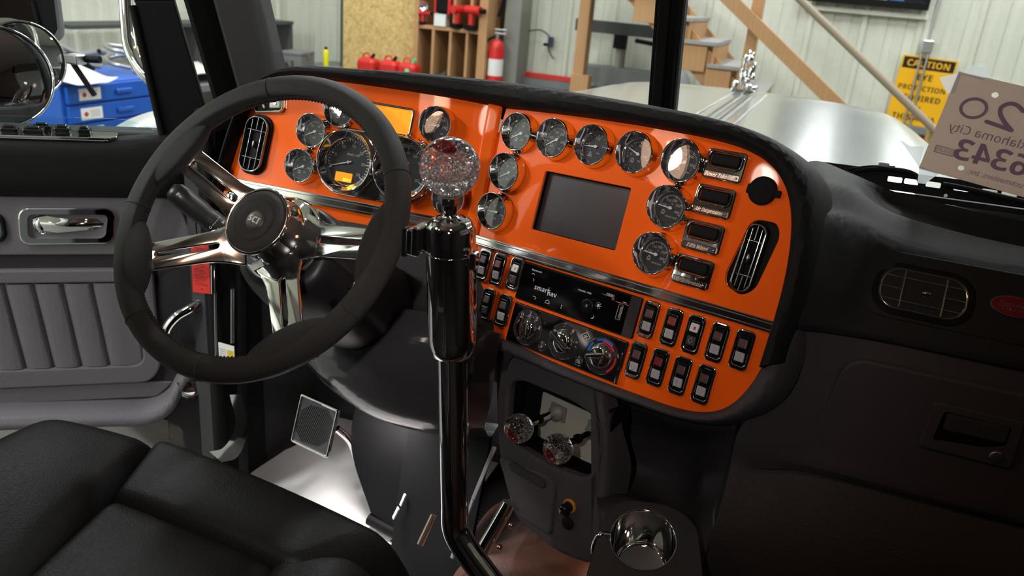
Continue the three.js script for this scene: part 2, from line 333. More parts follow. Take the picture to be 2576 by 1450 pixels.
// ---- front wall: OSB cupboard, shelf unit, tools
{
  const o = thing('storage_cupboard', 'tall cupboard side of raw strand board beside the pigeonhole shelf', 'cupboard', null, T(-4.36, 0, -7.6));
  mesh('side_board', metric(bx(0, 1.4, 0, 0.88, 2.8, 0.02, 0.002)), M.osb, o);
  mesh('edge_post', metric(bx(-0.455, 1.4, -0.02, 0.03, 2.8, 0.07)), M.darkGrey, o);
  mesh('corner_post', metric(bx(0.45, 1.4, -0.02, 0.035, 2.8, 0.06)), M.wood, o);
  const s = thing('pigeonhole_shelf', 'wooden shelf unit with upright dividers holding tools', 'shelf', null, T(-3.5, 0, -7.72));
  const back = mesh('back_board', metric(bx(0, 1.5, -0.24, 0.8, 3.0, 0.012)), M.osb, s);
  for (const x of [-0.375, 0.345]) mesh('side_panel', metric(bx(x, 1.5, 0, x > 0 ? 0.09 : 0.045, 3.0, 0.5)), M.wood, s);
  for (const y of [1.33, 1.97, 2.6]) mesh('shelf_board', metric(bx(0, y, 0, 0.74, 0.035, 0.48)), M.wood, s);
  for (const x of [-0.19, 0.0, 0.18]) for (const y of [1.65, 2.285]) mesh('divider', metric(bx(x + (y > 2 ? 0.03 : 0), y, 0.02, 0.028, 0.6, 0.44)), M.wood, s);
  const tin = thing('paint_tin', 'white tin under the red jacket on the shelf', 'tin', null, T(-3.62, 1.988, -7.52));
  mesh('body', bx(0, 0.055, 0, 0.13, 0.11, 0.1, 0.006), M.white, tin); mesh('lid', bx(0, 0.112, 0, 0.134, 0.012, 0.104, 0.004), M.white, tin);
  const drill = (name, label, x, y, z, ry, body, k = 1) => {
    const d = thing(name, label, 'tool', null, T(x, y, z, 0, ry, 0)); d.scale.setScalar(k);
    mesh('body', [rod([-0.09, 0.16, 0], [0.07, 0.16, 0], 0.036), bx(-0.03, 0.09, 0, 0.045, 0.13, 0.04, 0.012)], body, d);
    mesh('chuck', rod([0.07, 0.16, 0], [0.12, 0.16, 0], 0.02), M.black, d); mesh('battery', bx(-0.03, 0.02, 0, 0.1, 0.045, 0.07, 0.008), M.black, d);
  };
  drill('cordless_drill', 'red and black cordless drill on the right of the shelf', -3.24, 1.988, -7.44, -0.35, M.redPaint, 1.15);
  drill('cordless_drill', 'red cordless tool standing left of the white tin', -3.80, 1.988, -7.5, 0.4, M.redPaint, 0.7);
  drill('cordless_drill', 'red and black drill in the middle of the shelf', -3.42, 1.988, -7.5, 1.2, M.redPaint, 1.1);
  const bag = thing('tool_bag', 'black tool bag with red edging above the white tin', 'bag', null, T(-3.6, 2.10, -7.52));
  mesh('body', bx(0, 0.11, 0, 0.15, 0.22, 0.12, 0.04), M.black, bag); mesh('edging', [bx(-0.075, 0.11, 0.03, 0.02, 0.2, 0.06, 0.008), bx(0.075, 0.09, 0.03, 0.025, 0.18, 0.06, 0.008)], M.redPaint, bag);
  const lamp = thing('work_lamp', 'small silver work lamp on the left of the shelf', 'lamp', null, T(-3.80, 2.16, -7.5));
  mesh('reflector', lathe([[0.0, -0.02], [0.03, -0.01], [0.045, 0.03], [0.04, 0.03], [0, 0.0]]), M.polish, lamp); mesh('bracket', rod([0, 0, -0.02], [0, -0.15, -0.04], 0.008), M.steel, lamp);
  for (const [x, l, k] of [[-3.60, 'dark bundle in the second pigeonhole', 1], [-3.42, 'grey bundle in the third pigeonhole', 0.75], [-3.26, 'grey bundle in the right pigeonhole', 0.7]]) {
    const b = thing('rag_bundle', l, 'bundle', null, T(x, 1.35, -7.58));
    const g = new THREE.SphereGeometry(0.085, 18, 14); const p = g.attributes.position;
    for (let i = 0; i < p.count; i++) { const q = 1 + 0.25 * Math.sin(p.getX(i) * 60 + k * 9) * Math.cos(p.getY(i) * 50); p.setXYZ(i, p.getX(i) * 0.85 * q, p.getY(i) * 1.2 * k * q, p.getZ(i) * q); }
    g.computeVertexNormals(); mesh('cloth', g.translate(0, 0.10 * k, 0), k === 1 ? M.darkGrey : M.grey, b); mesh('tie', new THREE.TorusGeometry(0.07, 0.006, 8, 20).rotateX(Math.PI / 2).translate(0, 0.1 * k, 0), M.steel, b);
  }
  for (const [x, l, lit] of [[-4.28, 'left red fuel can before the strand board', 0], [-4.03, 'middle red fuel can before the strand board', 0], [-3.82, 'right red fuel can with a green glint', 1]]) {
    const c = thing('fuel_can', l, 'can', 'red cans before the strand board', T(x, 1.42, -7.25));
    mesh('body', bx(0, 0.10, 0, 0.21, 0.22, 0.17, 0.05), M.redPaint, c); mesh('spout', rod([0.03, 0.2, 0], [0.06, 0.25, 0], 0.016), lit ? std([0.1, 0.6, 0.3], 0.3) : M.black, c);
    mesh('handle', tube([[-0.07, 0.2, 0], [-0.05, 0.245, 0], [0.0, 0.245, 0], [0.02, 0.2, 0]], 0.009), M.redPaint, c);
    if (lit) mesh('indicator', new THREE.CylinderGeometry(0.022, 0.022, 0.01, 20).rotateX(Math.PI / 2).translate(0.02, 0.14, 0.088), std([0.2, 0.7, 0.4], 0.3), c);
  }
  put(mesh('low_counter', bx(-4.1, 0.71, -7.2, 1.25, 1.42, 0.48, 0.01), M.darkGrey), 'dark low counter under the red fuel cans', 'counter');
  const y = thing('marker_spray', 'yellow spray can in front of the pale wall left of the cupboard', 'can', null, T(-4.95, 1.46, -7.5));
  mesh('body', lathe([[0, 0], [0.03, 0], [0.03, 0.15], [0.014, 0.17], [0, 0.17]]).rotateX(-Math.PI / 2), std([0.85, 0.8, 0.02], 0.35), y); mesh('cap', lathe([[0, 0.165], [0.016, 0.165], [0.016, 0.195], [0, 0.195]]).rotateX(-Math.PI / 2), M.black, y);
  put(mesh('wall_shelf', bx(-4.98, 1.44, -7.7, 0.4, 0.04, 0.6), M.grey), 'grey ledge under the yellow spray can', 'shelf');
  const e = thing('fire_extinguisher', 'red fire extinguisher hung on the grey column', 'extinguisher', null, T(-3.025, 1.38, -7.55));
  mesh('cylinder', lathe([[0, 0], [0.07, 0], [0.075, 0.02], [0.075, 0.46], [0.055, 0.52], [0.022, 0.545], [0, 0.545]], 32).rotateX(-Math.PI / 2), M.redPaint, e);
  mesh('label', lathe([[0.0758, 0.2], [0.0758, 0.36]], 24).rotateX(-Math.PI / 2), M.white, e).scale.set(1, 1, 1);
  mesh('valve', [rod([0, 0.54, 0], [0, 0.59, 0], 0.018), bx(0.03, 0.60, 0, 0.12, 0.02, 0.025, 0.004), bx(0.03, 0.635, 0, 0.13, 0.016, 0.025, 0.004)], M.steel, e);
  mesh('hose', tube([[-0.02, 0.57, 0.02], [-0.09, 0.52, 0.04], [-0.105, 0.35, 0.04], [-0.10, 0.2, 0.04]], 0.012), M.black, e);
  struct('pillar', metric(bx(-2.93, 2.4, -7.82, 0.17, 4.8, 0.3, 0.01)), std([0.22, 0.22, 0.19], 0.7));
  const hang = put(mesh('hanging_strap', tube([[-3.03, 2.6, -7.62], [-3.02, 2.3, -7.63], [-3.06, 2.13, -7.63]], 0.018), M.black), 'black strap hanging above the fire extinguisher', 'strap');
  const x = thing('wall_plug', 'dark plug with its cable on the pale wall right of the column', 'plug', null, T(-2.6, 1.93, -7.93));
  mesh('plug_body', bx(0, 0, 0.01, 0.05, 0.1, 0.05, 0.01), std([0.03, 0.04, 0.09], 0.5), x); mesh('cable', tube([[-0.25, 0.08, 0], [-0.1, 0.1, 0.02], [0, 0.03, 0.03], [-0.01, -0.06, 0.03], [0.03, -0.14, 0.01], [0.05, -0.16, 0]], 0.006), M.black, x); mesh('lead', bx(-0.045, -0.03, 0.01, 0.05, 0.03, 0.04, 0.008), M.black, x);
  const bm = thing('steel_beam', 'dark horizontal beam hung under the stairs behind the windscreen divider', 'beam', null, T(-1.7, 2.13, -7.75));
  mesh('web', metric(bx(-0.1, 0, 0, 1.0, 0.11, 0.08)), M.darkGrey, bm); mesh('bracket', [bx(-0.15, -0.11, 0, 0.12, 0.14, 0.06), rod([0.0, -0.09, 0.03], [0.5, -0.13, 0.03], 0.02)], M.black, bm);
  put(mesh('wall_counter', metric(bx(-1.75, 1.70, -7.72, 0.9, 0.15, 0.3)), M.grey), 'grey ledge on the wall below the dark beam', 'ledge');
  put(mesh('drain_pipe', rod([-1.85, 1.5, -7.8], [-1.84, 2.1, -7.8], 0.05), std([0.25, 0.24, 0.2], 0.6)), 'short upright pipe between the beam and the ledge', 'pipe');
}
// ---- wooden stair with its posts and brace
{
  const post = thing('timber_post', 'pale timber post left of the windscreen divider', 'post', null, T(-2.0, 0, -7.0));
  mesh('upright', metric(bx(0, 2.3, 0, 0.095, 4.6, 0.14)), M.wood, post); mesh('foot_block', metric(bx(0.03, 0.9, 0.03, 0.16, 1.7, 0.12)), M.wood, post);
  const p2 = thing('timber_post', 'timber post behind the hood ornament, crossed by the brace', 'post', null, T(-0.556, 0, -6.60));
  mesh('upright', metric(bx(0, 2.3, 0, 0.085, 4.6, 0.1)), M.wood, p2); mesh('bolt_plate', bx(0.0, 2.32, 0.055, 0.05, 0.05, 0.012), M.steel, p2);
  const br = put(mesh('timber_brace', metric(beam([-0.986, 2.634, -6.50], [0.213, 1.754, -6.50], 0.07, 0.10)), M.wood), 'diagonal timber brace running down to the hood on the right', 'brace');
  put(mesh('hand_rail', rod([-0.42, 2.63, -6.25], [0.86, 1.70, -6.2], 0.026), std([0.30, 0.24, 0.17], 0.6)), 'thin grey-brown diagonal rail crossing the yellow sign', 'rail');
  put(mesh('rail_post', bx(0.83, 0.87, -6.3, 0.13, 1.74, 0.12, 0.01), std([0.42, 0.27, 0.08], 0.7)), 'brown post at the foot of the diagonal rail', 'post');
  const st = thing('wooden_stair', 'wooden stair climbing to the left behind the windscreen divider', 'stair', null, T(0, 0, 0));
  mesh('stringer', metric(beam([-1.95, 2.85, -6.75], [-0.3, 1.45, -6.75], 0.05, 0.22)), M.wood, st);
  mesh('stringer', metric(beam([-1.95, 2.85, -7.6], [-0.3, 1.45, -7.6], 0.05, 0.22)), M.wood, st);
  for (let k = 0; k < 7; k++) {
    const x = -0.50 - k * 0.215, y = 1.80 + k * 0.165;
    mesh('tread', metric(bx(x - 0.02, y, -7.15, 0.27, 0.03, 0.95)), std([0.30, 0.30, 0.29], 0.7), st);
    mesh('riser', metric(bx(x + 0.095, y - 0.085, -7.15, 0.02, 0.15, 0.93)), M.wood, st);
    mesh('side_block', metric(bx(x - 0.06, y - 0.12, -6.71, 0.2, 0.2, 0.03)), M.wood, st);
  }
  const ch = thing('shop_stool', 'dark grey rounded stool at the foot of the stair beside the divider', 'stool', null, T(-1.06, 1.30, -6.5));
  mesh('shell', new THREE.SphereGeometry(0.17, 24, 18).scale(0.8, 1.5, 0.7).translate(0, 0.38, 0), M.grey, ch); mesh('stem', rod([0, -1.3, 0], [0, 0.3, 0], 0.03), M.steel, ch);
}
// ---- right: screen, caution sign, conduits
{
  const tv = thing('wall_screen', 'black wall screen whose lower edge shows at the top', 'screen', null, T(0.22, 2.83, -7.93));
  mesh('frame', slab(hole(rr(1.0, 0.62, 0.01), rr(0.94, 0.53, 0.004, 0, 0.012)), 0.05, 0.004), M.black, tv);
  mesh('screen', new THREE.BoxGeometry(0.95, 0.54, 0.01).translate(0, 0.012, 0.02), std([1, 1, 1], 0.2, { map: canvasTex(256, 144, (c, w, h) => { c.fillStyle = '#15181c'; c.fillRect(0, 0, w, h); c.fillStyle = '#dfe6ee'; c.fillRect(110, 118, 26, 24); c.fillRect(142, 124, 30, 18); c.fillStyle = '#3f6db0'; c.fillRect(178, 122, 30, 20); c.fillStyle = '#3a4048'; c.fillRect(30, 128, 70, 6); }) }), tv);
  struct('trim', [bx(0.23, 2.465, -7.955, 1.02, 0.035, 0.05)], M.wallMetal);
  const signTex = canvasTex(512, 720, (c, w, h) => {
    c.fillStyle = '#e6ab12'; c.fillRect(0, 0, w, h); c.fillStyle = '#141210'; c.fillRect(14, 12, w - 28, 118);
    c.fillStyle = '#e6ab12'; c.textAlign = 'center'; c.font = 'bold 92px sans-serif'; c.fillText('CAUTION', w / 2, 104);
    c.fillStyle = '#1c160c'; c.font = 'bold 88px sans-serif';
    for (const [t, y, s] of [['EYE', 240, 92], ['PROTECTION', 350, 74], ['REQUIRED', 460, 84], ['IN', 565, 74], ['THIS AREA', 670, 84]]) { c.font = `bold ${s}px sans-serif`; c.fillText(t, w / 2, y); }
  });
  const sg = thing('caution_sign', 'yellow caution sign about eye protection on the pale wall', 'sign', null, T(0.83, 1.855, -7.955, 0, 0, -0.03));
  mesh('plate', slab(rr(0.44, 0.585, 0.012), 0.005, 0.001), M.yellow, sg);
  mesh('print', new THREE.PlaneGeometry(0.435, 0.58).translate(0, 0, 0.0062), std([1, 1, 1], 0.4, { map: signTex }), sg);
  const bx2 = thing('junction_box', 'grey electrical box with conduits above the yellow sign', 'box', null, T(0.785, 2.235, -7.94));
  mesh('box', box(0.09, 0.11, 0.07, 0.012), M.alu, bx2); mesh('cover', bx(0, 0, 0.037, 0.075, 0.095, 0.006, 0.003), M.alu, bx2);
  for (const [x, a, b] of [[0.0, 0.05, 2.4], [-0.025, -0.9, -0.05], [0.025, -0.9, -0.05]]) mesh('conduit', rod([x, a, 0.005], [x, b, 0.005], 0.011), M.alu, bx2);
}
// ================================================================ the truck round the cab: shell, glass, hood, mirrors
const CX = -0.238;                                                       // middle of the cab
M.shell = std([0.030, 0.030, 0.031], 0.7, { bumpMap: grainTex, bumpScale: 0.0005 });
M.paint = std([0.62, 0.64, 0.63], 0.3, { clearcoat: 0.5, clearcoatRoughness: 0.05 });
M.hoodMetal = metal([0.68, 0.72, 0.72], 0.2);
M.pillar = std([0.075, 0.074, 0.076], 0.7, { bumpMap: grainTex, bumpScale: 0.0005 });
struct('floor', metric(bx(CX, 1.36, -0.25, 1.60, 0.08, 2.7, 0.01)), M.carpet);
struct('ceiling', metric(bx(CX, 3.0, -0.05, 1.66, 0.06, 2.4, 0.02)), M.headliner);
struct('wall_back', metric(bx(CX, 2.2, 1.12, 1.66, 1.7, 0.06, 0.01)), M.shell);
struct('wall_left', metric(bx(-1.045, 1.93, 0.235, 0.06, 1.12, 1.79, 0.01)), M.shell);
struct('wall_left', [metric(bx(-1.045, 2.74, 0.235, 0.06, 0.50, 1.79, 0.01)), metric(bx(-1.045, 2.91, -0.9, 0.06, 0.16, 0.5, 0.01))], std([0.34, 0.32, 0.29], 0.8));
struct('wall_right', [metric(bx(0.575, 1.78, -0.2, 0.06, 0.86, 2.6, 0.01)), metric(bx(0.575, 2.6, 0.35, 0.06, 0.86, 1.5, 0.01)), metric(bx(0.575, 2.9, -0.8, 0.06, 0.2, 0.9, 0.01)), metric(bx(0.575, 2.4, -1.2, 0.06, 1.1, 0.12, 0.01))], M.shell);
struct('wall_front', [metric(bx(CX, 1.76, -1.50, 1.62, 0.82, 0.05, 0.01)), metric(bx(-1.03, 1.74, -1.31, 0.05, 0.72, 0.36, 0.01))], M.shell);
struct('trim', metric(bx(CX, 2.92, -1.2, 1.55, 0.12, 0.12, 0.03)), M.pillar);
// windscreen: two flat panes meeting at the divider
const FWR = panelFrame([CX, 2.275, -1.38], 10.3, -19.3), FWL = panelFrame([CX, 2.275, -1.38], -10.3, -19.3);
struct('window_1', new THREE.PlaneGeometry(0.72, 0.78).translate(-0.38, 0.27, 0).applyMatrix4(FWL), M.glass);
struct('window_2', new THREE.PlaneGeometry(0.76, 0.86).translate(0.40, 0.23, 0).applyMatrix4(FWR), M.glass);
{
  const d = structGroup('trim', panelFrame([CX, 2.275, -1.38], 0, -19.3));
  struct('divider_bar', [slab(rr(0.046, 0.85, 0.008, 0, 0.30), 0.03, 0.004, 0.004)], M.black, d);
  struct('divider_seal', [slab(rr(0.018, 0.85, 0.004, -0.006, 0.30), 0.012, 0.003, 0.032), slab(rr(0.008, 0.85, 0.003, 0.018, 0.30), 0.008, 0.003, 0.032)], M.rubber, d);
}
{ // left pillar: grey trim with a black door seal
  const rows = (cols) => [2.08, 2.35, 2.65, 2.95].map((y) => cols.map(([x, z, y0]) => [x, y, z + 0.35 * (y - y0)]));
  const p = structGroup('trim');
  struct('pillar_cover', thicken(loft(rows([[-0.950, -1.285, 2.26], [-0.956, -1.253, 2.26], [-0.970, -1.232, 2.25], [-0.988, -1.208, 2.23]]), 18, 8), 0.02), M.pillar, p);
  struct('door_seal', thicken(loft(rows([[-0.987, -1.211, 2.23], [-0.994, -1.196, 2.22], [-1.002, -1.186, 2.215], [-1.007, -1.178, 2.21], [-1.010, -1.186, 2.21]]), 18, 8), 0.006), M.rubber, p);
  struct('glass_seal', tube(rows([[-0.951, -1.275, 2.26]]).flat(), 0.006, 20, 8), M.black, p);
}
{ // door opening below the pillar: dark jamb with bright striker parts
  const j = structGroup('trim');
  struct('jamb', [metric(bx(-1.0, 1.78, -1.19, 0.03, 0.84, 0.14, 0.01)), tube([[-0.985, 1.42, -1.11], [-0.982, 1.8, -1.115], [-0.985, 2.18, -1.125]], 0.012, 20, 10), tube([[-0.955, 1.42, -1.14], [-0.952, 1.8, -1.15], [-0.953, 2.16, -1.17]], 0.010, 20, 10)], M.rubber, j);
  struct('striker_bar', rod([-0.966, 1.925, -1.098], [-0.969, 1.868, -1.098], 0.005), M.chrome, j);
  struct('striker_rail', [rod([-0.966, 1.87, -1.10], [-0.972, 1.73, -1.10], 0.003), rod([-0.926, 1.885, -1.10], [-0.932, 1.775, -1.10], 0.004)], M.steel, j);
  struct('sill_plate', loft([[[-0.945, 1.66, -1.10], [-0.93, 1.60, -1.095], [-0.955, 1.545, -1.085], [-0.985, 1.53, -1.08]], [[-0.92, 1.665, -1.105], [-0.905, 1.60, -1.10], [-0.925, 1.53, -1.09], [-0.96, 1.51, -1.085]]], 20, 6), M.chrome, j);
  const st = canvasTex(64, 64, (c) => { c.fillStyle = '#d9d7d2'; c.fillRect(0, 0, 64, 64); c.fillStyle = '#c9ad2c'; c.fillRect(36, 20, 26, 44); c.fillStyle = '#555'; for (let i = 0; i < 5; i++) c.fillRect(5, 22 + i * 8, 27, 2); });
  struct('jamb_sticker', new THREE.BoxGeometry(0.036, 0.034, 0.002).translate(-0.945, 1.752, -1.098), std([1, 1, 1], 0.5, { map: st }), j);
}
// ---- hood with its hinge strip and the ornament at its nose
{
  const hd = thing('truck_hood', 'long silver hood beyond the windscreen with a riveted centre hinge', 'hood');
  const sec = (z, top, half, k) => [[-half - 0.10, top - 0.50], [-half - 0.07, top - 0.16], [-half * 0.96, top - 0.045], [-half * 0.7, top - 0.012], [-half * 0.35, top - 0.004], [0, top], [half * 0.35, top - 0.004], [half * 0.7, top - 0.012], [half * 0.96, top - 0.045], [half + 0.07, top - 0.16], [half + 0.10, top - 0.50]].map(([x, y]) => [CX + x, y, z]);
  mesh('hood_top', thicken(loft([sec(-1.46, 2.180, 0.66), sec(-2.0, 2.166, 0.63), sec(-2.6, 2.152, 0.60), sec(-3.2, 2.137, 0.57), sec(-3.36, 2.120, 0.56), sec(-3.42, 2.02, 0.55)], 60, 30), 0.004), M.hoodMetal, hd);
  const y = (z) => 2.181 + (z + 1.46) * 0.0252;
  const hinge = mesh('hinge_strip', [beam([CX - 0.016, y(-1.5) + 0.005, -1.5], [CX - 0.016, y(-3.2) + 0.005, -3.2], 0.012, 0.014, 0.005), beam([CX + 0.018, y(-1.5) + 0.005, -1.5], [CX + 0.018, y(-3.2) + 0.005, -3.2], 0.012, 0.014, 0.005)], M.polish, hd);
  const rv = new THREE.SphereGeometry(0.0045, 8, 6).scale(1, 0.5, 1), list = [];
  for (let z = -1.7; z > -3.2; z -= 0.032) for (const x of [-0.055, 0.058]) list.push(rv.clone().translate(CX + x, y(z) + 0.0005, z));
  mesh('rivets', join(list), M.steel, hinge).userData.kind = 'stuff';
  const orn = thing('hood_ornament', 'bright chrome bird ornament standing at the nose of the hood', 'ornament', null, T(CX - 0.03, 2.139, -3.22));
  const lump = (x, yy, z, a, b, c, rz = 0) => moved(new THREE.SphereGeometry(1, 16, 12).scale(a, b, c), x, yy, z, 0, 0, rz);
  mesh('plinth', [bx(0.005, 0.008, 0.02, 0.09, 0.016, 0.16, 0.006), lump(-0.028, 0.025, 0.05, 0.014, 0.016, 0.014), lump(0.02, 0.024, 0.06, 0.014, 0.012, 0.016), lump(0.04, 0.018, 0.03, 0.012, 0.01, 0.014)], M.chrome, orn);
  mesh('breast', [lump(0, 0.05, 0, 0.018, 0.032, 0.024), lump(-0.012, 0.045, 0.015, 0.012, 0.024, 0.014, 0.2), lump(0.015, 0.07, 0.01, 0.013, 0.028, 0.014, -0.15), lump(0.008, 0.04, 0.02, 0.012, 0.014, 0.012)], M.chrome, orn);
  mesh('wing', [lump(-0.014, 0.09, -0.005, 0.009, 0.034, 0.02, 0.1), lump(-0.02, 0.06, 0, 0.008, 0.026, 0.018, -0.1)], M.chrome, orn);
  mesh('wing', [lump(0.022, 0.085, 0, 0.010, 0.026, 0.02, -0.1), lump(0.026, 0.055, 0.01, 0.009, 0.018, 0.016, 0.2)], M.chrome, orn);
  mesh('head', [lump(0.004, 0.118, 0.002, 0.014, 0.018, 0.018), lump(0.0, 0.138, -0.004, 0.006, 0.014, 0.008, 0.3), lump(0.012, 0.134, 0.004, 0.006, 0.012, 0.008, -0.3), lump(-0.012, 0.124, 0.01, 0.007, 0.010, 0.008)], M.chrome, orn);
}
{ // cowl with its slots, and the wiper lying on it
  const c = thing('cowl_grille', 'black slotted strip at the foot of the right windscreen pane', 'grille', null, T(0.25, 2.2105, -1.375, -0.2, -0.10, 0.012));
  const s = rr(0.46, 0.030, 0.006);
  for (const x of [-0.11, -0.086, -0.055, -0.016, 0.022, 0.048, 0.085, 0.115, 0.145, 0.175]) hole(s, rr(0.021, 0.0085, 0.002, x, 0.002));
  mesh('strip', slab(s, 0.008, 0.001), M.black, c);
  mesh('lower_lip', [slab(rr(0.46, 0.008, 0.003, 0, -0.021), 0.02, 0.001)], M.black, c);
  for (const [x, y] of [[-0.035, -0.012], [0.055, -0.006]]) mesh('screw', new THREE.CylinderGeometry(0.0028, 0.0028, 0.002, 12).rotateX(Math.PI / 2).translate(x, y, 0.009), M.steel, c);
  const w = thing('windscreen_wiper', 'black wiper arm resting above the slotted strip', 'wiper', null, T(0, 0, 0));
  mesh('arm', [tube([[0.078, 2.216, -1.372], [0.10, 2.222, -1.372], [0.125, 2.226, -1.372], [0.158, 2.226, -1.37], [0.172, 2.219, -1.365], [0.178, 2.204, -1.36]], 0.0038, 30, 10), tube([[0.205, 2.217, -1.36], [0.235, 2.216, -1.36], [0.30, 2.212, -1.35], [0.42, 2.206, -1.32]], 0.004, 20, 10)], M.black, w);
  mesh('blade', [tube([[0.07, 2.217, -1.372], [0.10, 2.226, -1.374], [0.135, 2.230, -1.374]], 0.002, 20, 8)], M.rubber, w);
  mesh('clip', bx(0.118, 2.232, -1.372, 0.016, 0.008, 0.008, 0.002), M.alu, w);
}
// ---- paper dealer plate taped inside the right pane; its print shows through backwards
{
  const tex = canvasTex(1024, 512, (c, w, h) => {
    c.fillStyle = '#e2d4ca'; c.fillRect(0, 0, w, h);
    for (let i = 0; i < 9000; i++) { c.fillStyle = `rgba(${rnd() < 0.5 ? 60 : 200},${rnd() < 0.5 ? 50 : 180},${rnd() < 0.5 ? 50 : 170},0.05)`; c.fillRect(rnd() * w, rnd() * h, 3, 3); }
    c.save(); c.translate(w, 0); c.scale(-1, 1); c.fillStyle = '#a48f9c'; c.strokeStyle = '#a48f9c'; c.lineCap = 'round'; c.lineJoin = 'round';
    // written as read from outside; mirrored here because we see its back
    c.lineWidth = 19;
    c.beginPath(); c.moveTo(715, 108); c.quadraticCurveTo(770, 62, 800, 112); c.quadraticCurveTo(812, 150, 722, 208); c.lineTo(832, 196); c.stroke();
    c.lineWidth = 14; c.beginPath(); c.ellipse(905, 150, 52, 46, 0.3, 0, 7); c.stroke();
    c.font = '58px sans-serif'; c.fillText('Oklahoma City', 590, 282);
    c.font = 'bold 150px sans-serif'; c.fillText('66343', 500, 412);
    c.font = '26px sans-serif'; c.strokeRect; c.lineWidth = 4; c.strokeRect(905, 372, 84, 34); c.fillText('ISSUED', 908, 398);
    c.font = '34px sans-serif'; c.fillText('Truckmasters, Inc.', 540, 470); c.fillText('EXP', 560, 90);
    c.restore();
  });
  const F = on(FWR, 0.4240, 0.1215, 0.004, -7.3 * RAD), p = thing('dealer_plate', 'brown paper plate with mirrored handwriting taped inside the windscreen', 'plate', null, F);
  const s = hole(poly([[0, 0], [0.305, 0], [0.305, -0.154], [0, -0.154]]), circ(0.0042, 0.053, -0.020), circ(0.0042, 0.052, -0.136));
  const g = slab(s, 0.0012, 0); const uv = g.attributes.uv, q = g.attributes.position;
  for (let i = 0; i < uv.count; i++) uv.setXY(i, q.getX(i) / 0.305, 1 + q.getY(i) / 0.154);
  mesh('paper', g, std([1, 1, 1], 0.85, { map: tex, transmission: 0.5, thickness: 0 }), p);
  const tape = std([0.92, 0.94, 0.95], 0.6, { transmission: 0.8, thickness: 0 });
  for (const t of [[[0.004, 0.0], [-0.020, -0.014], [-0.004, -0.033], [0.006, -0.03]], [[0.012, 0.012], [0.030, 0.014], [0.034, -0.004], [0.004, -0.003]], [[-0.004, -0.118], [-0.022, -0.124], [-0.038, -0.118], [0.0, -0.152]], [[0.0, -0.150], [0.028, -0.154], [0.016, -0.176], [0.006, -0.178]]])
    mesh('tape', slab(poly(t), 0.0006, 0, 0.0014), tape, p);
}
// ---- outside the open door: mirrors, bracket, fender
{
  const look = (p, to) => { const m = new THREE.Matrix4().lookAt(v3(to), v3(p), V(0, 1, 0)); m.setPosition(v3(p)); return m; };   // +z faces `to`
  const round = (label, p, to, r) => {
    const o = thing('round_mirror', label, 'mirror', null, look(p, to));
    mesh('mirror_glass', lathe([[0, 0.012], [r * 0.5, 0.0095], [r * 0.85, 0.003], [r * 0.95, 0]]), M.mirror, o);
    mesh('rim', lathe([[r * 0.94, 0.0], [r * 0.97, 0.006], [r, 0.002], [r, -0.008], [r * 0.8, -0.03], [r * 0.3, -0.045], [0, -0.046]]), M.chrome, o);
    mesh('seal', new THREE.TorusGeometry(r * 0.955, 0.003, 8, 64), M.black, o);
    return o;
  };
  round('large round convex mirror nearest the open door at the left edge', [-1.444, 2.205, -1.094], [-0.35, 2.45, -0.35], 0.094);
  round('second round mirror half hidden behind the nearer one', [-1.607, 2.208, -1.285], [-0.2, 2.4, -0.6], 0.082);
  const o = thing('square_mirror', 'tall dark rectangular mirror above the two round mirrors', 'mirror', null, look([-1.735, 2.392, -1.335], [-0.2, 2.5, -0.35]));
  mesh('mirror_glass', slab(rr(0.23, 0.29, 0.02), 0.003, 0.0005, 0.0), M.mirror, o);
  mesh('housing', slab(rr(0.26, 0.32, 0.03), 0.05, 0.006, -0.051), M.grey, o);
  const b = thing('mirror_stay', 'curved chrome tube of the mirror bracket in front of the post', 'bracket');
  mesh('tube', tube([[-1.352, 2.62, -1.345], [-1.336, 2.40, -1.314], [-1.322, 2.31, -1.296], [-1.305, 2.258, -1.283], [-1.272, 2.222, -1.277], [-1.237, 2.199, -1.278], [-1.17, 2.15, -1.285]], 0.0135, 50, 20), M.chrome, b);
  mesh('foot', lathe([[0.0, -0.004], [0.026, -0.004], [0.024, 0.006], [0.016, 0.012], [0.0, 0.012]]).rotateY(0.9).translate(-1.165, 2.146, -1.286), M.chrome, b);
  const k = thing('mirror_bracket', 'black clamps and rods carrying the rectangular mirror', 'bracket');
  mesh('bar', [rod([-1.72, 2.205, -1.33], [-1.50, 2.215, -1.385], 0.008), rod([-1.56, 2.21, -1.36], [-1.50, 2.14, -1.36], 0.006)], M.black, k);
  for (const [x, y, z] of [[-1.62, 2.21, -1.345], [-1.55, 2.212, -1.365]]) mesh('clamp', box(0.035, 0.022, 0.03, 0.004).translate(x, y, z), M.steel, k);
  const f = thing('truck_fender', 'pale rounded fender end low behind the door window', 'fender', null, T(-1.55, 1.96, -1.52));
  const g = new THREE.SphereGeometry(0.2, 40, 24, 0, Math.PI * 2, 0, Math.PI * 0.6).scale(0.85, 0.62, 1.3); mesh('shell', g.translate(0.06, 0, -0.1), M.paint, f); mesh('support', bx(0.05, -1.0, -0.1, 0.1, 1.9, 0.1, 0.01), M.black, f); mesh('edge', new THREE.TorusGeometry(0.17, 0.006, 10, 60).rotateX(Math.PI / 2).scale(1, 1, 1.3).translate(0.06, 0, -0.1), M.chrome, f);
}
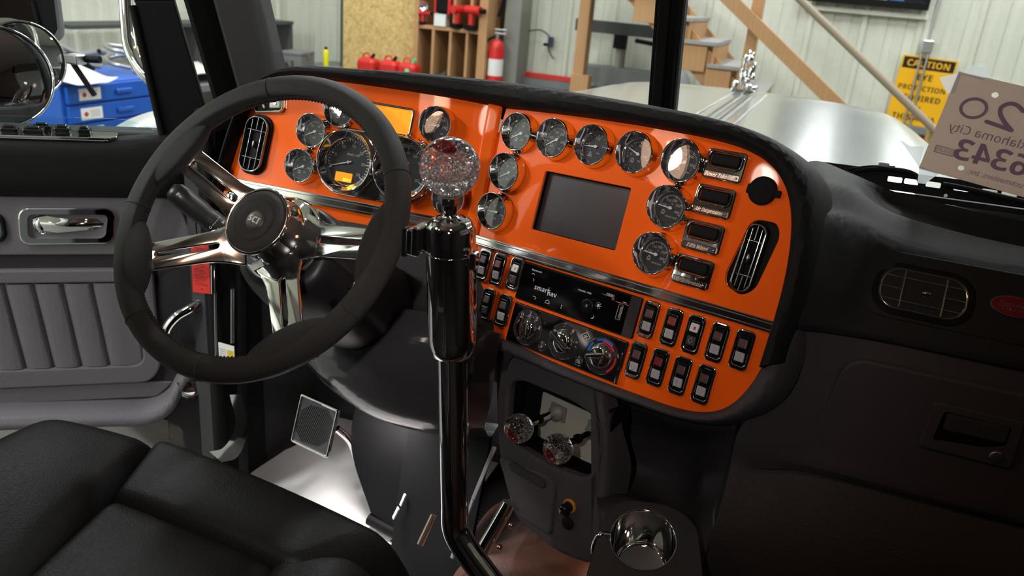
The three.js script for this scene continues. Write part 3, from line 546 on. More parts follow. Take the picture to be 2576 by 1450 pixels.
// ---- the open driver's door
{
  const F = panelFrame([-1.01, 2.0, -1.2], -35.9, 0), d = structGroup('door_1', F);
  const skin = poly([[-0.70, -0.62], [-0.022, -0.62], [-0.018, -0.3], [-0.016, 0.05], [-0.03, 0.14], [-0.70, 0.14]], 0.02);
  struct('door_shell', metric(slab(skin, 0.06, 0.006, -0.065)), M.dashDark, d);
  struct('window_frame', [slab(poly([[-0.138, 0.369], [-0.074, 0.374], [-0.034, 0.2], [-0.022, 0.06], [-0.095, 0.05], [-0.107, 0.141]]), 0.02, 0.004, -0.02), slab(poly([[-0.185, 0.74], [-0.125, 0.74], [-0.0735, 0.37], [-0.1385, 0.365]]), 0.02, 0.004, -0.02), slab(poly([[-0.70, 0.66], [-0.13, 0.66], [-0.13, 0.74], [-0.70, 0.74]]), 0.045, 0.004, -0.05), slab(poly([[-0.70, 0.1], [-0.65, 0.1], [-0.65, 0.7], [-0.70, 0.7]]), 0.045, 0.004, -0.05)], M.black, d);
  struct('frame_seal', [tube([[-0.142, 0.36, 0.0], [-0.110, 0.145, 0.004], [-0.10, 0.08, 0.006]], 0.006, 16, 8)], M.rubber, d);
  struct('door_glass', slab(poly([[-0.65, -0.05], [-0.105, -0.05], [-0.105, 0.125], [-0.14, 0.150], [-0.18, 0.159], [-0.65, 0.157]], 0.015), 0.0045, 0.001, -0.035), std([0.86, 0.95, 0.95], 0.01, { transmission: 1, thickness: 0, ior: 1.5 }), d);
  // black padded sill
  const prof = [[0.0, 0.020], [0.016, 0.024], [0.028, 0.045], [0.032, 0.085], [0.031, 0.112], [0.024, 0.126], [0.008, 0.132], [-0.035, 0.134]];
  const padRows = prof.map(([n, v], i) => [[-0.70, v, n], [-0.40, v, n], [-0.20, v, n], [-0.13, v + (i > 4 ? 0.006 : 0), n * 0.95], [-0.08, v + (i > 4 ? 0.010 : 0), n * 0.8], [-0.045, v + (i > 4 ? 0.008 : 0), n * 0.5], [-0.02, v, n * 0.15]]);
  struct('sill_pad', thicken(loft(padRows, 40, 24), 0.006), M.pad, d);
  const plate = struct('switch_plate', metric(slab(rr(0.205, 0.046, 0.02), 0.006, 0.002, -0.003)), M.chrome, d); plate.position.set(-0.285, 0.1345, 0.004); plate.rotation.set(-Math.PI / 2 + 0.12, 0, 0);
  const key = (x, y, w, h) => struct('window_switch', [moved(box(w, h, 0.012, 0.004), x, y, 0.007), moved(box(w * 0.6, h * 0.45, 0.005, 0.002), x, y - h * 0.1, 0.014, 0.15)], M.gloss, plate);
  for (const [x, y, w, h] of [[-0.068, -0.004, 0.028, 0.018], [-0.030, -0.008, 0.034, 0.018], [-0.022, 0.013, 0.03, 0.014], [0.012, 0.006, 0.026, 0.02], [0.048, 0.002, 0.022, 0.018]]) key(x, y, w, h);
  // grey middle panel, rails and pleated insert
  struct('mid_panel', metric(slab(poly([[-0.70, -0.09], [-0.06, -0.09], [-0.09, 0.022], [-0.70, 0.022]], 0.008), 0.012, 0.003, -0.004)), M.door, d);
  struct('groove_band', metric(slab(poly([[-0.70, -0.12], [-0.04, -0.12], [-0.04, -0.088], [-0.70, -0.088]]), 0.006, 0.001, -0.006)), M.dashDark, d);
  const frameShape = hole(poly([[-0.70, -0.362], [-0.165, -0.362], [-0.142, -0.33], [-0.142, -0.118], [-0.70, -0.118]], 0.02), poly([[-0.66, -0.145], [-0.174, -0.145], [-0.174, -0.322], [-0.66, -0.322]], 0.022));
  struct('insert_frame', metric(slab(frameShape, 0.016, 0.004, -0.004)), M.door, d);
  const seams = [-0.70, -0.652, -0.602, -0.552, -0.502, -0.452, -0.400, -0.3515, -0.303, -0.253, -0.172];
  for (let k = 0; k < seams.length - 1; k++) {
    const a = seams[k], b = seams[k + 1], last = k === seams.length - 2;
    const rows = [-0.147, -0.19, -0.25, -0.30, -0.321].map((v) => {
      const sh = (last ? 0 : 0) + (-0.147 - v) * 0.09, lft = a + sh, rgt = last ? b : b + sh;
      return [[lft, v, -0.006], [lft + 0.004, v, 0.003], [lft + (rgt - lft) * 0.3, v, 0.0075], [lft + (rgt - lft) * 0.7, v, last ? 0.006 : 0.0085], [rgt - 0.006, v, last ? 0.005 : 0.007], [rgt, v, -0.006]];
    });
    struct('pleat', thicken(loft(rows, 20, 8), 0.003), M.door, d);
  }
  struct('lower_rail', metric(slab(poly([[-0.70, -0.40], [-0.155, -0.40], [-0.12, -0.365], [-0.70, -0.366]], 0.012), 0.008, 0.003, -0.004)), M.door, d);
  const arm = [[-0.006, -0.405], [0.022, -0.408], [0.04, -0.416], [0.044, -0.428], [0.03, -0.438], [-0.006, -0.442]];
  struct('arm_ledge', thicken(loft(arm.map(([n, v]) => [[-0.70, v + 0.006, n], [-0.45, v + 0.004, n], [-0.25, v - 0.002, n], [-0.165, v - 0.002, n], [-0.130, v + 0.018, n * 0.9], [-0.108, v + 0.055, n * 0.7], [-0.085, v + 0.075, n * 0.3]]), 40, 18), 0.006), M.door, d);
  struct('kick_plate', slab(poly([[-0.70, -0.60], [-0.10, -0.60], [-0.11, -0.47], [-0.16, -0.445], [-0.70, -0.445]], 0.03), 0.006, 0.002, -0.004), M.polish, d);
  struct('front_cover', metric(slab(poly([[-0.145, -0.60], [-0.026, -0.60], [-0.022, 0.01], [-0.11, 0.015], [-0.135, -0.10]], 0.02), 0.008, 0.003, -0.006)), M.dashDark, d);
  struct('speaker_cover', [lathe([[0, 0.004], [0.06, 0.0035], [0.078, 0.002], [0.082, 0.0]], 64).translate(-0.075, -0.20, 0.002)], M.dashDark, d);
  struct('pocket_cup', loft([[[-0.118, -0.352, 0.03], [-0.110, -0.385, 0.026], [-0.085, -0.398, 0.02], [-0.045, -0.382, 0.012]], [[-0.112, -0.354, 0.034], [-0.100, -0.376, 0.034], [-0.080, -0.384, 0.028], [-0.045, -0.375, 0.015]], [[-0.112, -0.354, 0.030], [-0.095, -0.356, 0.028], [-0.07, -0.358, 0.02], [-0.045, -0.36, 0.010]]], 24, 14), M.chrome, d);
  // chrome inner handle
  const hb = struct('handle_bezel', slab(hole(poly([[-0.357, 0.003], [-0.196, 0.004], [-0.204, -0.066], [-0.362, -0.068]], 0.022), poly([[-0.345, -0.006], [-0.206, -0.006], [-0.216, -0.058], [-0.350, -0.058]], 0.016)), 0.010, 0.003, 0.006), M.chrome, d);
  struct('handle_dish', loft([[[-0.348, -0.006, 0.011], [-0.28, -0.006, 0.011], [-0.206, -0.006, 0.011]], [[-0.343, -0.015, -0.012], [-0.28, -0.015, -0.016], [-0.212, -0.015, -0.012]], [[-0.345, -0.045, -0.014], [-0.28, -0.045, -0.018], [-0.216, -0.045, -0.014]], [[-0.352, -0.058, 0.011], [-0.28, -0.058, 0.011], [-0.217, -0.058, 0.011]]], 30, 20), M.chrome, hb);
  struct('handle_lever', [loft([[[-0.335, -0.010, 0.004], [-0.29, -0.016, 0.016], [-0.25, -0.018, 0.014], [-0.222, -0.018, 0.004]], [[-0.336, -0.028, 0.012], [-0.29, -0.028, 0.022], [-0.25, -0.028, 0.018], [-0.22, -0.03, 0.008]], [[-0.334, -0.05, 0.006], [-0.29, -0.044, 0.014], [-0.25, -0.04, 0.012], [-0.222, -0.042, 0.002]]], 30, 14), moved(new THREE.SphereGeometry(0.012, 20, 14).scale(1, 1.3, 0.8), -0.325, -0.032, 0.006)], M.chrome, hb);
  struct('lock_bezel', slab(hole(rr(0.07, 0.058, 0.02, -0.415, -0.036), rr(0.052, 0.042, 0.016, -0.415, -0.036)), 0.008, 0.003, 0.006), M.gloss, d);
  struct('lock_dish', slab(rr(0.056, 0.046, 0.016, -0.415, -0.036), 0.003, 0.001, 0.004), metal([0.25, 0.03, 0.03], 0.15), d);
  // grab handle low at the hinge side
  const gh = struct('grab_handle', tube([[-0.118, -0.305, 0.004], [-0.122, -0.285, 0.030], [-0.124, -0.255, 0.045], [-0.118, -0.225, 0.050], [-0.098, -0.20, 0.050], [-0.07, -0.185, 0.045], [-0.045, -0.175, 0.025], [-0.035, -0.172, 0.0]], 0.0105, 60, 18), M.chrome, d);
  struct('grab_foot', [lathe([[0, 0], [0.018, 0], [0.016, 0.008], [0.011, 0.012]]).translate(-0.118, -0.305, 0.0)], M.chrome, gh);
}
// right door: shut, with its window letting the workshop in
{
  const d = structGroup('door_2', T(0.545, 0, -0.75));
  struct('door_panel', metric(bx(0, 1.8, 0, 0.03, 0.8, 0.8, 0.01)), M.dashDark, d);
  struct('door_glass', new THREE.PlaneGeometry(0.76, 0.62).rotateY(Math.PI / 2).translate(0.03, 2.5, 0), M.glass, d);
}
// ================================================================ dashboard
const FR = panelFrame([-0.41472, 2.23786, -1.14779], 19.76, 17.7);       // right panel, turned to the driver
const FL = panelFrame([-0.4576, 2.2696, -1.17304], 0, 17.7);             // panel behind the wheel
const FC = panelFrame([-0.2962, 1.91284, -1.03403], 19.76, 4);           // face of the centre console
const FP = panelFrame([0.2, 2.139, -1.005], 0, 33);                      // face of the pad before the passenger
const FG = panelFrame([0.2, 1.97, -0.965], 0, 2);                        // face with the glove box
const TL = 2.4 * RAD, TR = 1.6 * RAD;                                    // the small slope of the rows on the right panel
{
  const dash = thing('dashboard', 'black and grey dashboard that carries the orange panels, with a padded rim', 'dashboard');
  // padded rim: stations from the lower left end over the top to the lower right
  const Lin = [[-0.485, -0.214], [-0.478, -0.184], [-0.470, -0.127], [-0.458, -0.068], [-0.444, -0.029], [-0.411, -0.008], [-0.348, 0.001], [-0.285, 0.003], [-0.171, 0.003], [-0.088, 0.002], [-0.022, -0.001]];
  const Lout = [[-0.494, -0.207], [-0.489, -0.175], [-0.483, -0.111], [-0.469, -0.062], [-0.446, -0.021], [-0.408, 0.009], [-0.347, 0.020], [-0.287, 0.023], [-0.148, 0.032], [-0.072, 0.034], [-0.010, 0.036]];
  const Rin = [[0.060, 0.039], [0.145, 0.044], [0.222, 0.047], [0.294, 0.048], [0.350, 0.047], [0.388, 0.041], [0.415, 0.028], [0.437, 0.005], [0.448, -0.022], [0.459, -0.066], [0.465, -0.114], [0.467, -0.166], [0.467, -0.207], [0.455, -0.249], [0.441, -0.272], [0.422, -0.285], [0.386, -0.295], [0.321, -0.300], [0.255, -0.304], [0.170, -0.306], [0.101, -0.304], [0.032, -0.309], [-0.02, -0.309]];
  const Rout = [[0.064, 0.072], [0.155, 0.074], [0.229, 0.074], [0.311, 0.073], [0.379, 0.066], [0.412, 0.059], [0.441, 0.044], [0.462, 0.017], [0.477, -0.017], [0.487, -0.065], [0.491, -0.112], [0.487, -0.154], [0.491, -0.193], [0.485, -0.237], [0.465, -0.270], [0.436, -0.292], [0.390, -0.306], [0.326, -0.312], [0.257, -0.317], [0.174, -0.320], [0.106, -0.321], [0.037, -0.323], [-0.02, -0.323]];
  const ring = (sec, a, b) => sec.map(([f, n]) => {
    const out = [];
    for (let i = a; i < b; i++) {
      const L = i < Lin.length, F = L ? FL : FR, p = L ? Lin[i] : Rin[i - Lin.length], q = L ? Lout[i] : Rout[i - Lin.length];
      out.push(at(F, p[0] + (q[0] - p[0]) * f, p[1] + (q[1] - p[1]) * f, n));
    }
    const even = new THREE.CatmullRomCurve3(out, false, 'centripetal').getSpacedPoints(90); out.length = 0; out.push(...even);
    for (let k = 0; k < 10; k++) { const c = out.map((p) => p.clone()); for (let i = 1; i < out.length - 1; i++) out[i].copy(c[i]).multiplyScalar(0.5).addScaledVector(c[i - 1], 0.25).addScaledVector(c[i + 1], 0.25); }
    return out;
  });
  const upper = [[-0.03, -0.010], [0.0, 0.0], [0.06, 0.014], [0.18, 0.024], [0.42, 0.029], [0.74, 0.026], [0.94, 0.018], [1.04, 0.004], [1.08, -0.025], [1.06, -0.075], [0.9, -0.11]];
  mesh('padded_rim', thicken(loft(ring(upper, 0, Lin.length + 13), 200, 40), 0.004), M.pad, dash);
  const lower = [[-0.1, -0.008], [0.0, 0.0], [0.15, 0.008], [0.45, 0.012], [0.8, 0.011], [1.05, 0.004], [1.3, -0.010], [1.5, -0.03]];
  mesh('lower_rim', thicken(loft(ring(lower, Lin.length + 11, Lin.length + Rin.length), 90, 26), 0.004), M.dash, dash);
  // top between rim and windscreen
  mesh('top_cover', thicken(loft([
    [[-0.955, 2.20, -1.17], [-0.90, 2.235, -1.24], [-0.7, 2.250, -1.26], [-0.45, 2.255, -1.25], [-0.2, 2.25, -1.20], [-0.05, 2.235, -1.15], [0.01, 2.21, -1.10]],
    [[-0.965, 2.19, -1.22], [-0.90, 2.225, -1.265], [-0.7, 2.235, -1.30], [-0.45, 2.240, -1.32], [-0.2, 2.235, -1.29], [-0.05, 2.225, -1.23], [0.01, 2.205, -1.17]],
    [[-0.965, 2.18, -1.27], [-0.90, 2.215, -1.285], [-0.7, 2.22, -1.325], [-0.45, 2.225, -1.365], [-0.2, 2.225, -1.375], [-0.05, 2.215, -1.32], [0.01, 2.20, -1.24]]], 40, 12), 0.006), M.pad, dash);
  // pad before the passenger, with its tray
  mesh('passenger_pad', thicken(loft([
    [[-0.012, 2.232, -1.220], [0.021, 2.235, -1.270], [0.065, 2.220, -1.300], [0.124, 2.206, -1.300], [0.214, 2.203, -1.270], [0.355, 2.205, -1.220], [0.53, 2.205, -1.20]],
    [[-0.006, 2.232, -1.190], [0.024, 2.235, -1.230], [0.068, 2.220, -1.27], [0.120, 2.192, -1.288], [0.210, 2.178, -1.260], [0.352, 2.176, -1.215], [0.53, 2.176, -1.20]],
    [[-0.001, 2.232, -1.150], [0.030, 2.236, -1.180], [0.071, 2.220, -1.22], [0.118, 2.186, -1.235], [0.207, 2.166, -1.220], [0.348, 2.164, -1.185], [0.53, 2.164, -1.18]],
    [[0.004, 2.230, -1.100], [0.033, 2.237, -1.130], [0.074, 2.221, -1.170], [0.116, 2.198, -1.170], [0.200, 2.186, -1.150], [0.338, 2.184, -1.120], [0.53, 2.184, -1.12]],
    [[0.010, 2.228, -1.060], [0.037, 2.236, -1.090], [0.077, 2.221, -1.125], [0.120, 2.206, -1.125], [0.196, 2.198, -1.110], [0.330, 2.196, -1.085], [0.53, 2.196, -1.08]],
    [[0.017, 2.218, -1.020], [0.044, 2.219, -1.045], [0.082, 2.210, -1.075], [0.122, 2.199, -1.072], [0.193, 2.193, -1.065], [0.326, 2.190, -1.055], [0.53, 2.190, -1.05]],
    [[0.025, 2.216, -0.998], [0.049, 2.210, -1.013], [0.086, 2.197, -1.036], [0.126, 2.186, -1.036], [0.192, 2.180, -1.032], [0.325, 2.176, -1.029], [0.53, 2.176, -1.029]],
    [[0.034, 2.162, -0.965], [0.060, 2.151, -0.985], [0.096, 2.143, -1.004], [0.135, 2.141, -1.0065], [0.199, 2.139, -1.0055], [0.329, 2.137, -1.0045], [0.53, 2.137, -1.004]],
    [[0.030, 2.120, -0.952], [0.057, 2.118, -0.968], [0.095, 2.114, -0.986], [0.141, 2.113, -0.989], [0.204, 2.112, -0.988], [0.333, 2.111, -0.987], [0.53, 2.111, -0.987]],
    [[0.026, 2.095, -0.945], [0.053, 2.095, -0.960], [0.094, 2.094, -0.971], [0.143, 2.093, -0.976], [0.207, 2.093, -0.976], [0.335, 2.093, -0.976], [0.53, 2.093, -0.976]],
    [[0.025, 2.091, -0.952], [0.052, 2.090, -0.966], [0.094, 2.089, -0.978], [0.143, 2.089, -0.985], [0.207, 2.089, -0.985], [0.335, 2.089, -0.985], [0.53, 2.089, -0.985]]], 60, 70), 0.005), M.padGrey, dash);
  // grey fascia below it
  mesh('lower_fascia', thicken(loft([
    [[0.018, 2.090, -0.950], [0.052, 2.089, -0.966], [0.095, 2.087, -0.977], [0.145, 2.087, -0.980], [0.210, 2.087, -0.981], [0.340, 2.087, -0.981], [0.53, 2.087, -0.981]],
    [[0.015, 2.050, -0.946], [0.054, 2.042, -0.963], [0.093, 2.036, -0.970], [0.152, 2.035, -0.971], [0.217, 2.037, -0.971], [0.352, 2.037, -0.971], [0.53, 2.037, -0.971]],
    [[0.006, 1.995, -0.936], [0.042, 1.980, -0.953], [0.093, 1.968, -0.964], [0.163, 1.966, -0.966], [0.229, 1.969, -0.966], [0.368, 1.975, -0.966], [0.53, 1.975, -0.966]],
    [[-0.008, 1.945, -0.936], [0.022, 1.925, -0.946], [0.063, 1.912, -0.957], [0.124, 1.910, -0.960], [0.207, 1.909, -0.961], [0.383, 1.911, -0.961], [0.53, 1.911, -0.961]],
    [[-0.010, 1.905, -0.950], [0.022, 1.893, -0.955], [0.066, 1.900, -0.962], [0.126, 1.902, -0.965], [0.21, 1.902, -0.967], [0.39, 1.904, -0.967], [0.53, 1.904, -0.967]]], 60, 40), 0.005), M.dash, dash);
  // dark knee panel, curving away under the glove box
  mesh('knee_panel', thicken(loft([
    [[-0.012, 1.915, -0.985], [0.022, 1.896, -0.985], [0.07, 1.905, -0.99], [0.128, 1.907, -0.99], [0.214, 1.906, -0.99], [0.394, 1.908, -0.99], [0.53, 1.908, -0.99]],
    [[-0.010, 1.882, -0.965], [0.022, 1.877, -0.968], [0.07, 1.888, -0.972], [0.128, 1.892, -0.972], [0.214, 1.891, -0.972], [0.394, 1.895, -0.972], [0.53, 1.895, -0.972]],
    [[-0.014, 1.796, -0.930], [0.029, 1.806, -0.935], [0.088, 1.814, -0.94], [0.145, 1.817, -0.94], [0.226, 1.823, -0.94], [0.399, 1.839, -0.94], [0.53, 1.839, -0.94]],
    [[-0.040, 1.671, -0.930], [0.009, 1.685, -0.93], [0.108, 1.713, -0.93], [0.167, 1.717, -0.93], [0.250, 1.727, -0.93], [0.427, 1.743, -0.93], [0.53, 1.743, -0.93]],
    [[-0.06, 1.50, -0.95], [0.0, 1.50, -0.95], [0.11, 1.52, -0.95], [0.17, 1.52, -0.95], [0.25, 1.53, -0.95], [0.43, 1.54, -0.95], [0.53, 1.54, -0.95]],
    [[-0.06, 1.40, -1.0], [0.0, 1.40, -1.0], [0.11, 1.40, -1.0], [0.17, 1.40, -1.0], [0.25, 1.40, -1.0], [0.43, 1.40, -1.0], [0.53, 1.40, -1.0]]], 60, 44), 0.005), std([0.026, 0.017, 0.016], 0.65, { bumpMap: grainTex, bumpScale: 0.0006 }), dash);
  const hatch = mesh('knee_hatch', metric(slab(poly([[-0.105, -0.45], [-0.075, -0.235], [0.33, -0.245], [0.33, -0.45]], 0.03), 0.006, 0.002, 0.028)), std([0.030, 0.021, 0.019], 0.65), dash); hatch.applyMatrix4(FG);
  // centre console: face with the valve recess, side walls, pocket, shelf
  const face = slab(hole(poly([[-0.116, 0.04], [-0.096, -0.05], [-0.085, -0.11], [-0.070, -0.17], [-0.052, -0.215], [-0.018, -0.270], [0.07, -0.285], [0.135, -0.272], [0.130, -0.20], [0.122, -0.12], [0.085, 0.0], [0.09, 0.04]], 0.014), poly([[-0.066, -0.050], [-0.045, -0.036], [0.058, -0.031], [0.104, -0.042], [0.112, -0.085], [0.108, -0.125], [0.094, -0.141], [0.040, -0.149], [-0.048, -0.146], [-0.062, -0.11]], 0.02)), 0.020, 0.006, -0.020, 3);
  mesh('console_face', metric(face).applyMatrix4(FC), M.dash, dash);
  mesh('valve_recess', [box(0.20, 0.145, 0.006, 0.002).translate(0.02, -0.09, -0.058), box(0.004, 0.14, 0.05).translate(-0.072, -0.09, -0.036), box(0.004, 0.14, 0.05).translate(0.118, -0.09, -0.036), box(0.2, 0.004, 0.05).translate(0.02, -0.026, -0.036), box(0.2, 0.004, 0.05).translate(0.02, -0.156, -0.036)].map((g) => g.applyMatrix4(FC)), M.black, dash);
  mesh('console_side', thicken(loft([[at(FC, -0.104, 0.04, -0.012), at(FC, -0.086, -0.06, -0.012), at(FC, -0.070, -0.15, -0.012), at(FC, -0.048, -0.22, -0.012), at(FC, -0.015, -0.275, -0.012)], [at(FC, -0.112, 0.04, -0.03), at(FC, -0.095, -0.06, -0.03), at(FC, -0.08, -0.15, -0.03), at(FC, -0.056, -0.23, -0.03), at(FC, -0.02, -0.285, -0.03)], [at(FC, -0.11, 0.04, -0.3), at(FC, -0.10, -0.06, -0.3), at(FC, -0.09, -0.15, -0.3), at(FC, -0.07, -0.23, -0.3), at(FC, -0.03, -0.30, -0.3)]], 24, 12), 0.004), M.dashDark, dash);
  const fuse = slab(poly([[-0.067, -0.178], [0.040, -0.163], [0.053, -0.176], [0.059, -0.262], [-0.016, -0.262], [-0.050, -0.205]], 0.012), 0.012, 0.004, -0.008);
  mesh('fuse_cover', metric(fuse).applyMatrix4(FC), M.dash, dash);
  const pull = mesh('cover_pull', slab(rr(0.075, 0.016, 0.008, -0.003, -0.181), 0.006, 0.002, 0.001).applyMatrix4(FC), M.dashDark, dash);
  mesh('map_pocket', thicken(loft([
    [[-0.285, 1.94, -1.06], [-0.18, 1.945, -1.02], [-0.081, 1.94, -0.985], [-0.010, 1.968, -0.955]],
    [[-0.265, 1.904, -1.07], [-0.17, 1.910, -1.03], [-0.081, 1.915, -0.99], [-0.012, 1.950, -0.952]],
    [[-0.245, 1.835, -1.080], [-0.159, 1.812, -1.100], [-0.084, 1.819, -1.090], [-0.010, 1.905, -0.980]],
    [[-0.225, 1.760, -1.080], [-0.153, 1.738, -1.110], [-0.074, 1.750, -1.095], [-0.011, 1.845, -0.990]],
    [[-0.190, 1.741, -1.020], [-0.145, 1.730, -1.060], [-0.073, 1.725, -1.050], [-0.016, 1.800, -0.970]],
    [[-0.180, 1.758, -0.968], [-0.131, 1.763, -0.980], [-0.065, 1.757, -0.970], [-0.012, 1.785, -0.938]],
    [[-0.169, 1.751, -0.945], [-0.124, 1.757, -0.955], [-0.060, 1.753, -0.945], [-0.014, 1.770, -0.920]],
    [[-0.165, 1.66, -0.94], [-0.12, 1.66, -0.95], [-0.058, 1.66, -0.94], [-0.02, 1.66, -0.92]]], 40, 60), 0.004), M.dashDark, dash);
  mesh('console_wing', thicken(loft([
    [at(FC, 0.085, 0.01, -0.002), at(FC, 0.110, -0.06, -0.002), at(FC, 0.121, -0.12, -0.001), at(FC, 0.126, -0.17, 0.006), at(FC, 0.136, -0.22, 0.012), at(FC, 0.15, -0.28, 0.02)],
    [at(FC, 0.095, 0.01, -0.004), at(FC, 0.118, -0.06, -0.004), at(FC, 0.130, -0.12, -0.002), at(FC, 0.137, -0.17, 0.006), at(FC, 0.150, -0.22, 0.012), at(FC, 0.17, -0.28, 0.02)],
    [at(FC, 0.100, 0.01, -0.03), at(FC, 0.124, -0.06, -0.04), at(FC, 0.138, -0.12, -0.06), at(FC, 0.145, -0.17, -0.05), at(FC, 0.158, -0.22, -0.02), at(FC, 0.18, -0.28, -0.01)]], 24, 14), 0.004), M.dash, dash);
  const FCup = T(-0.094, 1.796, -0.862, 0.42, 0.15, 0);
  mesh('console_shelf', metric(slab(hole(poly([[-0.066, -0.075], [0.0, -0.100], [0.085, -0.085], [0.066, 0.035], [0.03, 0.056], [-0.03, 0.054], [-0.052, 0.030]], 0.02), circ(0.0425)), 0.012, 0.003, -0.006, 3).rotateX(-Math.PI / 2)).applyMatrix4(FCup), M.dashDark, dash);
  mesh('shelf_front', thicken(loft([[[-0.150, 1.775, -0.835], [-0.12, 1.768, -0.812], [-0.08, 1.765, -0.806], [-0.045, 1.772, -0.826]], [[-0.145, 1.68, -0.84], [-0.115, 1.68, -0.82], [-0.08, 1.68, -0.815], [-0.05, 1.68, -0.83]], [[-0.14, 1.5, -0.87], [-0.11, 1.5, -0.85], [-0.08, 1.5, -0.845], [-0.05, 1.5, -0.86]]], 20, 12), 0.004), M.dashDark, dash);
  // dark lower part behind the column, and the film-wrapped knee plate
  mesh('column_surround', thicken(loft([
    [[-0.955, 2.075, -1.14], [-0.80, 2.072, -1.13], [-0.62, 2.07, -1.125], [-0.47, 2.06, -1.12], [-0.38, 2.03, -1.10], [-0.30, 2.0, -1.06]],
    [[-0.955, 2.04, -1.13], [-0.80, 2.03, -1.10], [-0.62, 2.02, -1.08], [-0.47, 2.0, -1.07], [-0.39, 1.975, -1.06], [-0.32, 1.95, -1.05]],
    [[-0.955, 1.98, -1.14], [-0.80, 1.965, -1.10], [-0.62, 1.96, -1.06], [-0.47, 1.95, -1.04], [-0.40, 1.93, -1.04], [-0.36, 1.91, -1.05]],
    [[-0.955, 1.90, -1.2], [-0.80, 1.89, -1.16], [-0.62, 1.88, -1.12], [-0.47, 1.86, -1.10], [-0.40, 1.84, -1.10], [-0.37, 1.82, -1.10]]], 40, 24), 0.005), M.dashDark, dash);
  mesh('knee_plate', thicken(loft([
    [[-0.690, 1.935, -1.02], [-0.60, 1.955, -1.01], [-0.49, 1.975, -1.0], [-0.39, 1.975, -0.995], [-0.36, 1.97, -1.0]],
    [[-0.697, 1.90, -0.995], [-0.612, 1.915, -0.975], [-0.505, 1.93, -0.962], [-0.40, 1.935, -0.975], [-0.362, 1.93, -0.99]],
    [[-0.705, 1.86, -0.998], [-0.64, 1.857, -0.972], [-0.53, 1.862, -0.958], [-0.42, 1.87, -0.975], [-0.365, 1.87, -0.995]],
    [[-0.716, 1.822, -1.025], [-0.652, 1.80, -1.005], [-0.56, 1.785, -0.990], [-0.455, 1.785, -1.0], [-0.38, 1.80, -1.015]],
    [[-0.718, 1.812, -1.045], [-0.657, 1.782, -1.035], [-0.572, 1.758, -1.028], [-0.465, 1.754, -1.032], [-0.38, 1.765, -1.045]],
    [[-0.715, 1.82, -1.08], [-0.655, 1.79, -1.08], [-0.57, 1.765, -1.08], [-0.465, 1.76, -1.08], [-0.38, 1.77, -1.08]]], 50, 50), 0.003), M.film, dash);
  for (const w of [[[-0.66, 1.868, -0.9755], [-0.652, 1.878, -0.9745], [-0.643, 1.898, -0.975], [-0.636, 1.903, -0.976], [-0.630, 1.901, -0.975]], [[-0.60, 1.789, -1.0], [-0.57, 1.786, -0.9915], [-0.54, 1.79, -0.9885], [-0.50, 1.815, -0.980], [-0.475, 1.845, -0.968], [-0.455, 1.86, -0.968]], [[-0.555, 1.78, -0.993], [-0.52, 1.795, -0.988], [-0.47, 1.81, -0.989], [-0.44, 1.822, -0.988]], [[-0.52, 1.902, -0.9605], [-0.512, 1.912, -0.960], [-0.50, 1.912, -0.9605]], [[-0.62, 1.925, -0.985], [-0.59, 1.940, -0.983], [-0.55, 1.962, -0.988]]])
    mesh('film_crease', tube(w, 0.0028, 24, 8).scale(1, 1, 1), M.film, dash);
  // glove box
  const gp = mesh('glove_box', metric(slab(poly([[-0.124, -0.052], [-0.116, 0.018], [-0.108, 0.078], [-0.092, 0.096], [0.30, 0.096], [0.30, -0.052]], 0.022), 0.010, 0.004, -0.002)), M.dash, dash); gp.applyMatrix4(FG);
  const lp = mesh('latch_plate', slab(hole(poly([[-0.005, 0.005], [-0.001, 0.065], [0.093, 0.064], [0.094, 0.004]], 0.006), poly([[0.006, 0.016], [0.010, 0.058], [0.083, 0.056], [0.083, 0.028], [0.06, 0.020]], 0.006)), 0.005, 0.0015, 0.008), M.dash, gp);
  mesh('latch_handle', box(0.066, 0.022, 0.008, 0.004).translate(0.048, 0.0435, 0.011), M.dash, gp);
  mesh('latch_recess', box(0.078, 0.044, 0.002, 0.0008).translate(0.045, 0.036, 0.0075), M.black, gp);
  mesh('glove_lock', lathe([[0, 0.003], [0.006, 0.003], [0.0075, 0.0015], [0.0078, 0]]).translate(0.076, 0.015, 0.0125), metal([0.3, 0.28, 0.27], 0.4), gp);
}
